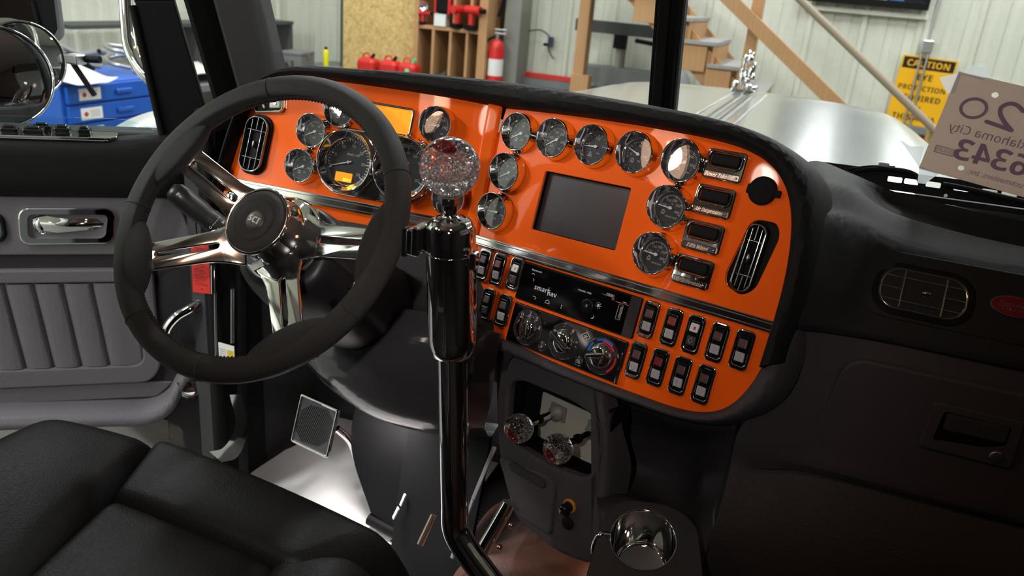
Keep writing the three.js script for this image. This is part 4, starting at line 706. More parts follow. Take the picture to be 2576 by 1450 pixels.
// ---- the two orange panels and the ridge between them
const FScreen = on(FR, 0.1465, -0.0862, 0, 2.7 * RAD);
{
  const rect = (w, h, r, u, v, a) => { const s = rr(w, h, r); const c = Math.cos(a), n = Math.sin(a); return new THREE.Shape(s.getPoints(10).map((p) => new THREE.Vector2(u + p.x * c - p.y * n, v + p.x * n + p.y * c))); };
  const out = [[-0.036, 0.036], [0.023, 0.038], [0.130, 0.045], [0.210, 0.048], [0.290, 0.0495], [0.350, 0.047], [0.388, 0.041], [0.415, 0.028], [0.437, 0.005], [0.449, -0.022], [0.460, -0.066], [0.467, -0.114], [0.470, -0.166], [0.469, -0.207], [0.457, -0.251], [0.441, -0.274], [0.422, -0.287], [0.386, -0.297], [0.321, -0.302], [0.255, -0.306], [0.170, -0.308], [0.101, -0.306], [0.032, -0.311], [-0.05, -0.311]];
  const s = hole(poly(out), rect(0.149, 0.0885, 0.003, 0.1465, -0.0862, 2.7 * RAD), new THREE.Shape(poly([[0.396, -0.036], [0.430, -0.034], [0.4385, -0.05], [0.4295, -0.121], [0.413, -0.1345], [0.389, -0.126], [0.3845, -0.112]], 0.014).getPoints(12)));
  const p = put(mesh('instrument_panel', slab(s, 0.005, 0.0008, -0.005).applyMatrix4(FR), M.orange), 'glossy orange panel right of the ridge, holding the dark screen and the radio', 'panel');
  const l = put(mesh('instrument_panel', slab(poly([[0.0, 0.002], [-0.088, 0.005], [-0.171, 0.006], [-0.285, 0.005], [-0.348, 0.002], [-0.411, -0.007], [-0.444, -0.028], [-0.459, -0.066], [-0.471, -0.126], [-0.479, -0.183], [-0.488, -0.235], [-0.40, -0.245], [0.0, -0.225]]), 0.005, 0.0008, -0.005).applyMatrix4(FL), M.orange), 'glossy orange panel behind the steering wheel, left of the ridge', 'panel');
  const ridge = slab(rr(0.024, 0.235, 0.006, -0.006, -0.111), 0.011, 0.005, -0.002, 5).applyMatrix4(on(FL, 0, 0, 0, 0));
  put(mesh('panel_ridge', ridge, M.orange), 'upright glossy orange ridge where the two panels meet', 'trim');
  const bar = (name, label, F, w, h) => {
    const t = thing(name, label, 'trim', 'bright trim bars', F);
    mesh('bar', slab(poly([[-w / 2, -h / 2], [w / 2, -h / 2], [w / 2, h / 2], [-w / 2, h / 2]]), 0.007, 0.0015), M.polish, t);
    mesh('groove', [box(w - 0.004, 0.0016, 0.0016, 0.0005).translate(0, h * 0.22, 0.0072), box(w - 0.004, 0.0016, 0.0016, 0.0005).translate(0, -h * 0.28, 0.0072)], metal([0.25, 0.24, 0.24], 0.3), t);
    return t;
  };
  bar('trim_bar', 'polished trim bar under the panel behind the wheel', on(FL, -0.24, -0.1975, 0), 0.455, 0.019);
  const tr = bar('trim_bar', 'polished trim bar above the radio and the right-hand switches', on(FR, 0.222, -0.1665, 0, 2.3 * RAD), 0.505, 0.0155);
  mesh('end_cap', box(0.010, 0.017, 0.009, 0.002).translate(0.249, 0, 0.004), M.chrome, tr);
}
// ================================================================ what is set into the panels
// ---- gauges
function dialTex(n, draw) {
  return canvasTex(n, n, (c, w) => { c.fillStyle = '#121112'; c.fillRect(0, 0, w, w); c.translate(w / 2, w / 2); c.scale(w / 200, w / 200); c.strokeStyle = c.fillStyle = '#b9b4bd'; c.textAlign = 'center'; c.textBaseline = 'middle'; draw(c); });
}
const arcTicks = (c, a0, a1, n, every, r = 84) => { for (let i = 0; i <= n; i++) { const a = (a0 + (a1 - a0) * i / n) * RAD, big = i % every === 0; c.lineWidth = big ? 4 : 2.2; c.beginPath(); c.moveTo(Math.cos(a) * r, -Math.sin(a) * r); c.lineTo(Math.cos(a) * (r - (big ? 16 : 10)), -Math.sin(a) * (r - (big ? 16 : 10))); c.stroke(); } };
const nums = (c, list, a0, a1, r, size) => { c.font = `${size}px sans-serif`; list.forEach((t, i) => { const a = (a0 + (a1 - a0) * i / (list.length - 1)) * RAD; c.fillText(t, Math.cos(a) * r, -Math.sin(a) * r); }); };
const symbol = (c, x, y) => { c.lineWidth = 2.5; c.strokeRect(x - 10, y - 6, 20, 13); c.beginPath(); c.moveTo(x - 6, y - 6); c.lineTo(x - 6, y - 13); c.lineTo(x + 6, y - 13); c.moveTo(x - 14, y + 12); c.lineTo(x + 14, y + 12); c.stroke(); };
const dials = {
  axle: (name) => dialTex(256, (c) => { arcTicks(c, 175, -25, 40, 10); nums(c, ['100', '150', '200', '250', '300'], 168, -18, 52, 22); c.font = '16px sans-serif'; c.fillText('°F', 5, -26); c.font = '15px sans-serif'; c.fillText(name, 22, 54); symbol(c, -42, 32); }),
  temp: dialTex(256, (c) => { arcTicks(c, 195, -15, 30, 10); nums(c, ['100', '150', '200', '250'], 172, -8, 54, 22); c.font = '16px sans-serif'; c.fillText('°F', 6, -20); symbol(c, -32, 38); c.font = '15px sans-serif'; c.fillText('OIL', 40, 56); }),
  fuel: dialTex(256, (c) => { arcTicks(c, 175, 5, 8, 4); nums(c, ['E', '1/2', 'F'], 172, 8, 56, 26); c.font = '13px sans-serif'; c.fillText('FUEL', 30, 40); c.lineWidth = 3; c.beginPath(); c.moveTo(-40, 60); c.lineTo(-28, 38); c.lineTo(-16, 60); c.closePath(); c.moveTo(-46, 68); c.lineTo(-10, 68); c.stroke(); }),
  pressure: dialTex(256, (c) => { arcTicks(c, 200, -20, 24, 6); nums(c, ['0', '50', '100'], 188, -8, 54, 22); c.font = '16px sans-serif'; c.fillText('PSI', 20, 44); symbol(c, -30, 44); }),
  air: dialTex(256, (c) => { arcTicks(c, 205, -25, 30, 5); nums(c, ['0', '60', '90', '150'], 192, -12, 54, 20); c.font = '15px sans-serif'; c.fillText('AIR', 0, 48); }),
  tach: dialTex(512, (c) => { arcTicks(c, 200, -40, 30, 5, 90); nums(c, ['', '5', '10', '15', '20', '25', '30'], 200, -40, 64, 16); c.font = '12px sans-serif'; c.fillText('RPM x 100', 16, -30); }),
  speed: dialTex(512, (c) => { arcTicks(c, 210, -30, 40, 5, 90); nums(c, ['0', '10', '20', '30', '40', '50', '60', '70', '80'], 210, -30, 64, 15); c.font = '12px sans-serif'; c.fillText('MPH', 0, -26); }),
};
const needleMat = std([0.62, 0.58, 0.64], 0.4);
function visorRing(r, low, high, k = 1) {                                // outer skin flares to the panel, taller at the top
  const g = lathe([[r * 1.06, 0], [r * 1.05, 0.003], [r * 1.0, 0.0055], [r * 0.985, 0.6], [r * 0.972, 0.8], [r * 0.955, 1.0], [r * 0.935, 1.02], [r * 0.915, 1.0], [r * 0.895, 0.85], [r * 0.80, 0.0055], [r * 0.73, 0.003], [r * 0.70, 0.001]], 72);
  const p = g.attributes.position;
  for (let i = 0; i < p.count; i++) { const z = p.getZ(i); if (z > 0.1) { const t = Math.atan2(p.getY(i), p.getX(i)), s = 0.5 + 0.5 * Math.sin(t - 0.2); p.setZ(i, 0.0055 + (z - 0.1) / 0.9 * (low + (high - low) * s)); } }
  const o = mergeVertices(strip(g)); o.computeVertexNormals(); return o;
}
const smallRing = visorRing(0.0292, 0.006, 0.0145), dialDisc = new THREE.CircleGeometry(0.0212, 48), gaugeGlass = new THREE.CircleGeometry(0.0234, 48).translate(0, 0, 0.0048);
const needleGeo = (L) => join([slab(poly([[-L * 0.16, -0.0011], [L * 0.86, -0.0004], [L * 0.88, 0], [L * 0.86, 0.0004], [-L * 0.16, 0.0011]]), 0.0007, 0.0001), new THREE.CylinderGeometry(0.0022, 0.0024, 0.0014, 20).rotateX(Math.PI / 2)]);
const smallNeedle = needleGeo(0.0212);
function gauge(F, tex, angle, label) {
  const g = thing('gauge', label, 'gauge', null, F);
  mesh('bezel', smallRing, M.chrome, g);
  mesh('dial', dialDisc.clone().translate(0, 0, 0.0012), std([1, 1, 1], 0.6, { map: tex }), g);
  const n = mesh('needle', smallNeedle, needleMat, g); n.position.z = 0.0026; n.rotation.z = angle * RAD;
  mesh('cover_glass', gaugeGlass, M.lensGlass, g);
  return g;
}
const rowOf = ['first gauge from the ridge in the top row of five', 'second gauge from the ridge in the top row of five', 'third gauge of the top row, a fuel gauge reading one half at the top', 'fourth gauge of the top row, half covered by a copper glow', 'fifth gauge of the top row, filled with a copper glow'];
[[[0.008, -0.001], dials.pressure, 212], [[0.076, 0.002], dials.temp, 215], [[0.145, 0.005], dials.fuel, 186], [[0.215, 0.008], dials.pressure, 160], [[0.286, 0.011], dials.temp, 210]].forEach(([[u, v], t, a], i) => gauge(on(FR, u, v, 0.001, 0), t, a, rowOf[i]));
gauge(on(FR, 0.006, -0.063, 0.001), dials.air, 214, 'gauge left of the dark screen, directly below the first one of the top row');
gauge(on(FR, 0.004, -0.126, 0.001), dials.air, 184, 'lowest gauge left of the dark screen, above the trim bar');
gauge(on(FR, 0.286, -0.051, 0.001), dials.axle('FRONT AXLE'), 178, 'temperature gauge marked FRONT AXLE, right of the dark screen');
gauge(on(FR, 0.286, -0.115, 0.001), dials.axle('REAR AXLE'), 180, 'temperature gauge marked REAR AXLE, just above the trim bar');
gauge(on(FL, -0.320, -0.086, 0.001), dials.air, 208, 'grey-faced small gauge upper left of the big tachometer');
gauge(on(FL, -0.331, -0.147, 0.001), dials.pressure, 206, 'grey-faced small gauge lower left of the big tachometer');
gauge(on(FL, -0.274, -0.045, 0.001), dials.pressure, 196, 'small gauge cut off by the top of the steering wheel rim');
gauge(on(FL, -0.097, -0.045, 0.001), dials.temp, 184, 'small gauge right of the amber display, above the crystal ball');
gauge(on(FL, -0.052, -0.156, 0.001), dials.air, 200, 'small gauge hidden behind the nut of the crystal shift ball');
{ // tachometer and speedometer under one chrome surround
  const s = thing('cluster_surround', 'chrome figure-of-eight surround of the two big dials', 'surround', null, FL);
  const pts = []; for (let i = 0; i < 40; i++) { const t = i / 40 * Math.PI * 2; const R = 0.057; const x = (Math.cos(t) > 0 ? -0.140 : -0.245) + R * Math.cos(t); let y = -0.126 + 0.004 * Math.cos(t) + R * Math.sin(t); pts.push([x, y]); }
  const shape = poly(pts); hole(shape, circ(0.0445, -0.245, -0.128), circ(0.0445, -0.140, -0.124));
  mesh('plate', slab(shape, 0.009, 0.004, 0.0, 4), M.chrome, s);
  const big = (name, label, u, v, tex, a) => {
    const o = thing(name, label, 'gauge', null, on(FL, u, v, 0.003));
    mesh('bezel', visorRing(0.0530, 0.008, 0.018), M.chrome, o);
    mesh('dial', new THREE.CircleGeometry(0.0435, 64).translate(0, 0, 0.0012), std([1, 1, 1], 0.6, { map: tex }), o);
    const n = mesh('needle', needleGeo(0.040), needleMat, o); n.position.z = 0.003; n.rotation.z = a * RAD;
    const lcdTex = canvasTex(128, 64, (c, w, h) => { c.fillStyle = '#c87a12'; c.fillRect(0, 0, w, h); c.fillStyle = '#ffc928'; c.font = 'bold 24px monospace'; c.fillText('0219', 58, 56); });
    mesh('small_display', slab(rr(0.032, 0.0155, 0.002), 0.001, 0.0002, 0.0013).translate(-0.004, -0.0255, 0), M.amber, o);
    const dg = mesh('digits', words('0215', 0.0048, 0.0003).translate(0.003, -0.0295, 0.0024), std([1, 0.8, 0.2], 0.4, { emissive: new THREE.Color().setRGB(1, 0.55, 0.03), emissiveIntensity: 1.6 }), o);
    mesh('cover_glass', new THREE.CircleGeometry(0.0445, 64).translate(0, 0, 0.0062), M.lensGlass, o);
    return o;
  };
  big('tachometer', 'big tachometer with a small amber display, left of the pair', -0.245, -0.127, dials.tach, 197);
  big('speedometer', 'big speedometer largely hidden by the wheel rim and the crystal ball', -0.140, -0.123, dials.speed, 214);
}
{ // amber display, switch opening, ignition
  const d = thing('amber_display', 'wide amber information display above the two big dials', 'display', null, on(FL, -0.185, -0.047, 0.0, -0.02));
  mesh('frame', slab(hole(rr(0.089, 0.048, 0.008), rr(0.080, 0.039, 0.005)), 0.006, 0.0017), M.chrome, d);
  mesh('screen', slab(rr(0.082, 0.041, 0.005), 0.002, 0.0004, 0.0006), M.amber, d);
  const b = thing('switch_opening', 'chrome-framed opening with a white part in the upper left panel corner', 'opening', null, on(FL, -0.420, -0.048, 0, 0.15));
  mesh('frame', slab(hole(rr(0.062, 0.038, 0.008), rr(0.054, 0.030, 0.006)), 0.006, 0.0015), M.chrome, b);
  mesh('well', slab(rr(0.056, 0.032, 0.006), 0.001, 0.0002, 0.0008), M.black, b);
  mesh('white_part', [bx(0.014, 0, 0.004, 0.022, 0.024, 0.006, 0.003), moved(box(0.004, 0.02, 0.004, 0.002), -0.012, -0.003, 0.004, 0, 0, 0.5)], M.cream, b);
  mesh('screw', new THREE.CylinderGeometry(0.003, 0.003, 0.002, 14).rotateX(Math.PI / 2).translate(0.016, -0.004, 0.0075), M.steel, b);
  const ig = thing('ignition_switch', 'chrome ignition lock seen between two wheel spokes', 'lock', null, on(FL, -0.462, -0.222, 0));
  mesh('collar', lathe([[0, 0.010], [0.008, 0.010], [0.011, 0.007], [0.014, 0.002], [0.015, 0]]), M.chrome, ig); mesh('keyhole', box(0.002, 0.009, 0.002, 0.0005).translate(0, 0, 0.0102), M.black, ig);
}
// ---- flat screen
{
  const s = thing('display_screen', 'dark switched-off screen recessed in the right orange panel', 'screen', null, FScreen);
  mesh('bezel_wall', [box(0.153, 0.004, 0.016, 0.001).translate(0, 0.0452, -0.0125), box(0.153, 0.004, 0.016, 0.001).translate(0, -0.0452, -0.0125), box(0.004, 0.092, 0.016, 0.001).translate(-0.0755, 0, -0.0125), box(0.004, 0.092, 0.016, 0.001).translate(0.0755, 0, -0.0125)], M.black, s);
  mesh('panel', box(0.150, 0.090, 0.004, 0.001).translate(0, 0, -0.0125), std([0.030, 0.022, 0.025], 0.3, { clearcoat: 1, clearcoatRoughness: 0.06 }), s);
}
// ---- switch plates with script labels
{
  const rockerGeo = (() => { const g = box(0.0405, 0.0165, 0.009, 0.004, 4), p = g.attributes.position; for (let i = 0; i < p.count; i++) if (p.getZ(i) > 0) p.setZ(i, p.getZ(i) - 0.0028 * (1 - (p.getX(i) / 0.02) ** 2) + 0.0015 * (p.getX(i) / 0.02)); g.computeVertexNormals(); return g.translate(0, 0.0062, 0.0045); })();
  const plateGeo = slab(hole(rr(0.0545, 0.0392, 0.006), rr(0.0445, 0.0195, 0.006, 0.0, 0.0062)), 0.0055, 0.0016, 0, 4);
  const lip = slab(hole(rr(0.0475, 0.0225, 0.0075, 0, 0.0062), rr(0.0425, 0.0180, 0.006, 0, 0.0062)), 0.0040, 0.0011, 0.0036, 4);
  const strip = slab(rr(0.049, 0.0085, 0.0015, 0, -0.0135), 0.0022, 0.0008, 0.0045);
  const dark = metal([0.42, 0.38, 0.37], 0.12), script = metal([0.95, 0.85, 0.82], 0.3);
  const list = [['Power Take Off', 0.3425, 0.0180, 'top switch plate, lettered Power Take Off'], ['Air Suspension', 0.3428, -0.0290, 'second switch plate from the top, lettered Air Suspension'], ['Fifth Wheel', 0.3433, -0.0760, 'third switch plate from the top, lettered Fifth Wheel'], ['Axle Differential', 0.3445, -0.1222, 'lowest switch plate, lettered Axle Differential']];
  for (const [t, u, v, l] of list) {
    const o = thing('switch_plate', 'chrome ' + l, 'switch', 'chrome switch plates in a column', on(FR, u, v, 0, 1.6 * RAD));
    mesh('plate', plateGeo, M.chrome, o); mesh('rocker_rim', lip, M.chrome, o);
    const r = mesh('rocker', rockerGeo, M.black, o);
    mesh('icon', t === 'Power Take Off' ? [slab(hole(rr(0.0062, 0.0075, 0.0004, 0.009, 0.0072), rr(0.0050, 0.0062, 0.0002, 0.009, 0.0068)), 0.0003, 0), slab(hole(circ(0.0018, 0.009, 0.007), circ(0.0012, 0.009, 0.007)), 0.0003, 0)].map((g) => g.translate(0, 0, 0.0074)) : [bx(0.009, 0.0056, 0.0073, 0.0045, 0.002, 0.0004, 0.0001), bx(0.0105, 0.0082, 0.0073, 0.0028, 0.0012, 0.0004, 0.0001), bx(0.0115, 0.005, 0.0073, 0.001, 0.0034, 0.0004, 0.0001)], std([0.18, 0.17, 0.18], 0.6), r);
    const st = mesh('label_strip', strip, dark, o); mesh('lettering', words(t, 0.0042, 0.0003, fontSerif, 0.35).scale(0.92, 1.15, 1).translate(-0.002, -0.0135, 0.0067), script, st);
    mesh('screw', new THREE.SphereGeometry(0.0013, 12, 8).scale(1, 1, 0.5).translate(0.0205, -0.0135, 0.0068), M.chrome, o);
  }
}
// ---- rocker switches
{
  const bez = slab(hole(rr(0.0248, 0.0512, 0.0068), rr(0.0158, 0.0385, 0.0035)), 0.0085, 0.0021, 0, 5);
  const well = box(0.0168, 0.0395, 0.002, 0.0008).translate(0, 0, 0.0016);
  const rock = (() => { const g = box(0.0152, 0.037, 0.008, 0.003, 4), p = g.attributes.position; for (let i = 0; i < p.count; i++) { const y = p.getY(i) / 0.0185; if (p.getZ(i) > 0) p.setZ(i, p.getZ(i) - 0.0016 + 0.0028 * Math.abs(y) ** 1.3 + 0.0008 * y); } g.computeVertexNormals(); return g.translate(0, 0, 0.0048); })();
  const lensUp = box(0.0118, 0.0118, 0.0028, 0.0016, 3), lensLow = box(0.0122, 0.0120, 0.0028, 0.0012, 3);
  const mark = slab(hole(poly([[0, 0.0042], [0.0034, 0], [0, -0.0042], [-0.0034, 0]]), poly([[0, 0.0034], [0.0027, 0], [0, -0.0034], [-0.0027, 0]])), 0.0002, 0);
  const redMat = std([0.30, 0.012, 0.014], 0.35), greyLens = std([0.42, 0.39, 0.42], 0.4), whiteLens = std([0.62, 0.60, 0.60], 0.4), darkLens = std([0.055, 0.04, 0.042], 0.3), redLens = std([0.16, 0.008, 0.01], 0.3), markMat = std([0.30, 0.28, 0.30], 0.5);
  const redMark = join([bx(0, 0.002, 0, 0.0064, 0.0009, 0.0003, 0.0001), bx(0, -0.0005, 0, 0.0058, 0.0009, 0.0003, 0.0001), bx(-0.0012, -0.0026, 0, 0.003, 0.0008, 0.0003, 0.0001)]);
  function build(up, low, tilt) {
    const o = thing('rocker_switch', 'x', 'switch', null);
    mesh('bezel', bez, M.chrome, o); mesh('well', well, M.black, o);
    const r = mesh('rocker', rock, M.gloss, o); r.rotation.x = tilt;
    const a = mesh('upper_lens', lensUp, up, r); a.position.set(0, 0.0085, 0.0100); a.rotation.x = -0.14;
    const b = mesh('lower_lens', lensLow, low, r); b.position.set(0, -0.0085, 0.0092); b.rotation.x = 0.10;
    return o;
  }
  const put2 = (o, m, z, dy) => {}; 
  const kinds = { plain: [darkLens, greyLens, 0.04], red: [redLens, greyLens, 0.04], lit: [whiteLens, darkLens, -0.05], dark: [darkLens, darkLens, 0.04], white: [darkLens, whiteLens, 0.04] };
  const protos = {};
  const list = [
    [-0.029, -0.213, 'dark', 'rocker switch half hidden behind the shift lever, in the upper row left of the radio'],
    [0.011, -0.209, 'plain', 'second rocker switch left of the radio, upper row, with a plain grey lower lens'],
    [0.041, -0.208, 'red', 'rocker switch with a red glint, upper row, next but one to the radio'],
    [0.074, -0.206, 'lit', 'rocker switch with a pale upper lens touching the left end of the radio'],
    [0.039, -0.265, 'dark', 'dark rocker switch with a thin red line, lower row beside the shift lever'],
    [0.072, -0.264, 'white', 'rocker switch with a white framed lower lens, beside the heater panel'],
    [0.307, -0.200, 'plain', 'first rocker switch of the upper row right of the radio'],
    [0.341, -0.199, 'red', 'second rocker switch of the upper row right of the radio'],
    [0.373, -0.198, 'lit', 'third rocker switch of the upper row, with a red mark on a pale lens'],
    [0.406, -0.197, 'plain', 'fourth rocker switch of the upper row right of the radio'],
    [0.439, -0.195, 'plain', 'fifth rocker switch of the upper row, nearest the panel rim'],
    [0.307, -0.257, 'plain', 'first rocker switch of the lower row, touching the heater panel'],
    [0.340, -0.255, 'red', 'second rocker switch of the lower row, with a deep red upper lens'],
    [0.373, -0.254, 'plain', 'third rocker switch of the lower row right of the heater panel'],
    [0.406, -0.253, 'plain', 'last rocker switch of the lower row, above the orange corner']];
  for (const [u, v, k, l] of list) {
    const F = on(FR, u, v, 0, 1.8 * RAD); let o;
    if (!protos[k]) {
      o = protos[k] = build(...kinds[k]); o.userData.label = l; F.decompose(o.position, o.quaternion, o.scale);
      const r = o.children[2], up = r.children[0], lo = r.children[1];
      if (k !== 'lit') { const m = mesh('red_mark', redMark, redMat, r); m.position.set(0, 0.0085, 0.0115); m.rotation.x = -0.14; }
      else { const m = mesh('red_mark', bx(0.001, 0, 0, 0.003, 0.0042, 0.0003, 0.0001), redMat, r); m.position.set(0, 0.0080, 0.0115); m.rotation.x = -0.14; }
      const d = mesh('diamond_mark', mark, markMat, r); d.position.set(0, -0.0085, 0.0107); d.rotation.x = 0.10;
    } else o = copyOf(protos[k], l, F);
    o.userData.group = 'rocker switches in the orange panel';
  }
}
// ---- radio
{
  const tex = canvasTex(1024, 286, (c, w, h) => {
    c.fillStyle = '#050506'; c.fillRect(0, 0, w, h); c.fillStyle = c.strokeStyle = '#d6d6de'; c.lineWidth = 4;
    c.font = 'bold 54px sans-serif'; c.fillText('smart', 160, 178); c.fillText('nav', 296, 190); c.fillRect(300, 128, 5, 70); c.fillRect(286, 148, 34, 5);
    c.font = 'bold 22px sans-serif'; c.fillText('Bluetooth', 92, 40); c.beginPath(); c.arc(118, 74, 14, 3.4, 6.0); c.stroke(); c.beginPath(); c.arc(130, 112, 10, 4.2, 1.2); c.stroke();
    c.beginPath(); c.moveTo(168, 236); c.lineTo(196, 236); c.quadraticCurveTo(212, 246, 192, 256); c.stroke();
    c.beginPath(); c.moveTo(300, 254); c.lineTo(300, 240); c.lineTo(320, 226); c.lineTo(340, 240); c.lineTo(340, 254); c.closePath(); c.stroke();
    for (const y of [226, 238, 250]) c.fillRect(456, y, 9, 7);
    c.font = 'bold 18px sans-serif'; c.fillText('VOLUME • PWR', 566, 78);
    c.lineWidth = 5; const sx = 780, sy = 140; c.beginPath(); c.arc(sx, sy, 13, 0, 7); c.fill(); for (let i = 0; i < 8; i++) { const a = i * Math.PI / 4; c.beginPath(); c.moveTo(sx + 19 * Math.cos(a), sy + 19 * Math.sin(a)); c.lineTo(sx + 27 * Math.cos(a), sy + 27 * Math.sin(a)); c.stroke(); }
    c.beginPath(); c.arc(752, 234, 19, -0.6, 1.9); c.arc(744, 228, 20, 1.5, -0.3, true); c.fill();
    c.font = 'bold 26px sans-serif'; c.fillText('(SXM)', 820, 44); c.font = '16px sans-serif'; c.fillText('▲', 856, 86);
  });
  const o = thing('car_radio', 'black flat-faced radio with a navigation logo, between the rocker switches', 'radio', null, on(FR, 0.1865, -0.2077, 0, 1.7 * RAD));
  mesh('body', slab(rr(0.205, 0.0575, 0.002), 0.005, 0.001), M.black, o);
  mesh('front_glass', slab(rr(0.186, 0.0525, 0.002, -0.008, 0), 0.002, 0.0005, 0.0046), M.gloss, o);
  mesh('print', new THREE.PlaneGeometry(0.186, 0.052).translate(-0.008, 0, 0.0067), std([1, 1, 1], 0.10, { map: tex }), o);
  const k = mesh('volume_knob', lathe([[0, 0.009], [0.0085, 0.009], [0.0105, 0.0075], [0.0108, 0.001], [0.0108, 0]]).translate(0.028, -0.004, 0.0066), M.gloss, o); mesh('pointer', bx(0.028, -0.004, 0.0157, 0.003, 0.004, 0.0006, 0.0002), M.steel, k);
  mesh('usb_port', slab(hole(rr(0.008, 0.022, 0.001, 0.0755, 0.001), rr(0.0055, 0.019, 0.0008, 0.0755, 0.001)), 0.0016, 0.0004, 0.0066), metal([0.5, 0.4, 0.36], 0.25), o);
  mesh('usb_tongue', bx(0.0765, 0.001, 0.0072, 0.0022, 0.016, 0.0008, 0.0003), M.steel, o);
  mesh('side_frame', slab(rr(0.016, 0.0565, 0.001, 0.0945, 0), 0.0012, 0.0003, 0.0052), M.dashDark, o);
  mesh('bright_bar', [bx(0.052, 0.0175, 0.0072, 0.02, 0.0012, 0.001, 0.0004), bx(0.0755, 0.0135, 0.0072, 0.022, 0.0012, 0.001, 0.0004), bx(0.061, 0.015, 0.0074, 0.005, 0.003, 0.0012, 0.0006), bx(0.080, 0.0150, 0.0074, 0.007, 0.0035, 0.0012, 0.0006)], metal([0.9, 0.62, 0.5], 0.2), o);
}
// ---- heater panel
{
  const o = thing('heater_panel', 'chrome heater control panel with three round knobs under the radio', 'control panel', null, on(FR, 0.1888, -0.2710, 0, 1.7 * RAD));
  mesh('plate', slab(rr(0.200, 0.0605, 0.0025), 0.006, 0.0022, 0, 4), metal([0.55, 0.51, 0.50], 0.07), o);
  const ringGeo = slab(hole(circ(0.0262), circ(0.0252)), 0.0008, 0.0002, 0.0058), disc = new THREE.CircleGeometry(0.0250, 56).translate(0, 0, 0.0062);
  const cap = lathe([[0, 0.0165], [0.010, 0.0165], [0.0155, 0.0145], [0.0175, 0.010], [0.018, 0.0064]], 48), grip = (() => { const g = box(0.036, 0.0105, 0.016, 0.004, 4), p = g.attributes.position; for (let i = 0; i < p.count; i++) { const k = 1 - 0.35 * Math.abs(p.getX(i) / 0.018) * (p.getZ(i) > 0 ? 1 : 0.2); p.setY(i, p.getY(i) * k); } g.computeVertexNormals(); return g.translate(0, 0, 0.0165); })();
  const dark = std([0.018, 0.016, 0.017], 0.3, { clearcoat: 0.5 }), ink = std([0.30, 0.28, 0.29], 0.5);
  [[-0.066, 100], [0.001, 150], [0.066, 200]].forEach(([x, a], i) => {
    const k = mesh('knob', cap, M.chrome, o); k.position.set(x, -0.001, 0);
    const g = mesh('grip', grip, M.chrome, k); g.rotation.z = a * RAD;
    mesh('ring', ringGeo, M.chrome, k); mesh('dial_face', disc, dark, k);
    if (i < 2) mesh('marks', (i ? [words('*', 0.007), words('-', 0.006), words('#', 0.006), words('=', 0.006)] : [words('O', 0.005), words('2', 0.0062), words('3', 0.0062), words('4', 0.0062)]).map((w, j) => { const q = (i ? 150 - j * 45 : 130 - j * 38) * RAD; return w.translate(0.0218 * Math.cos(q), 0.0218 * Math.sin(q), 0.0064); }), ink, k);
    else {
      const arc = (r0, r1, a0, a1) => { const s = new THREE.Shape(); s.absarc(0, 0, r1, a0 * RAD, a1 * RAD, false); s.absarc(0, 0, r0, a1 * RAD, a0 * RAD, true); return slab(s, 0.0004, 0, 0.0062); };
      mesh('blue_band', [arc(0.0215, 0.0240, 55, 125), arc(0.0205, 0.0240, 142, 178)], std([0.01, 0.12, 0.55], 0.4), k);
      mesh('red_band', [arc(0.0190, 0.0212, 35, 100), arc(0.0215, 0.0240, -52, 10)], std([0.65, 0.02, 0.015], 0.4), k);
    }
  });
  for (const [x, y] of [[-0.032, -0.019], [0.034, -0.0195]]) { const b = mesh('button', lathe([[0, 0.0075], [0.0055, 0.0073], [0.0062, 0.006]]), dark, o); b.position.set(x, y, 0); mesh('ring', slab(hole(circ(0.0072), circ(0.0064)), 0.001, 0.0003, 0.0058), M.chrome, b); mesh('icon', words(x < 0 ? '*' : '%', 0.006).translate(0, 0, 0.0076), ink, b); }
  mesh('diamond_icon', [slab(hole(poly([[0, 0.007], [0.0085, 0], [0, -0.007], [-0.0085, 0]]), poly([[0, 0.0055], [0.0068, 0], [0, -0.0055], [-0.0068, 0]])), 0.0003, 0), words('*', 0.009, 0.0003)].map((g) => g.translate(0.034, 0.017, 0.0062)), std([0.45, 0.42, 0.41], 0.4), o);
  mesh('edge_cap', slab(rr(0.006, 0.0605, 0.002, 0.0985, 0), 0.008, 0.002), M.chrome, o);
}
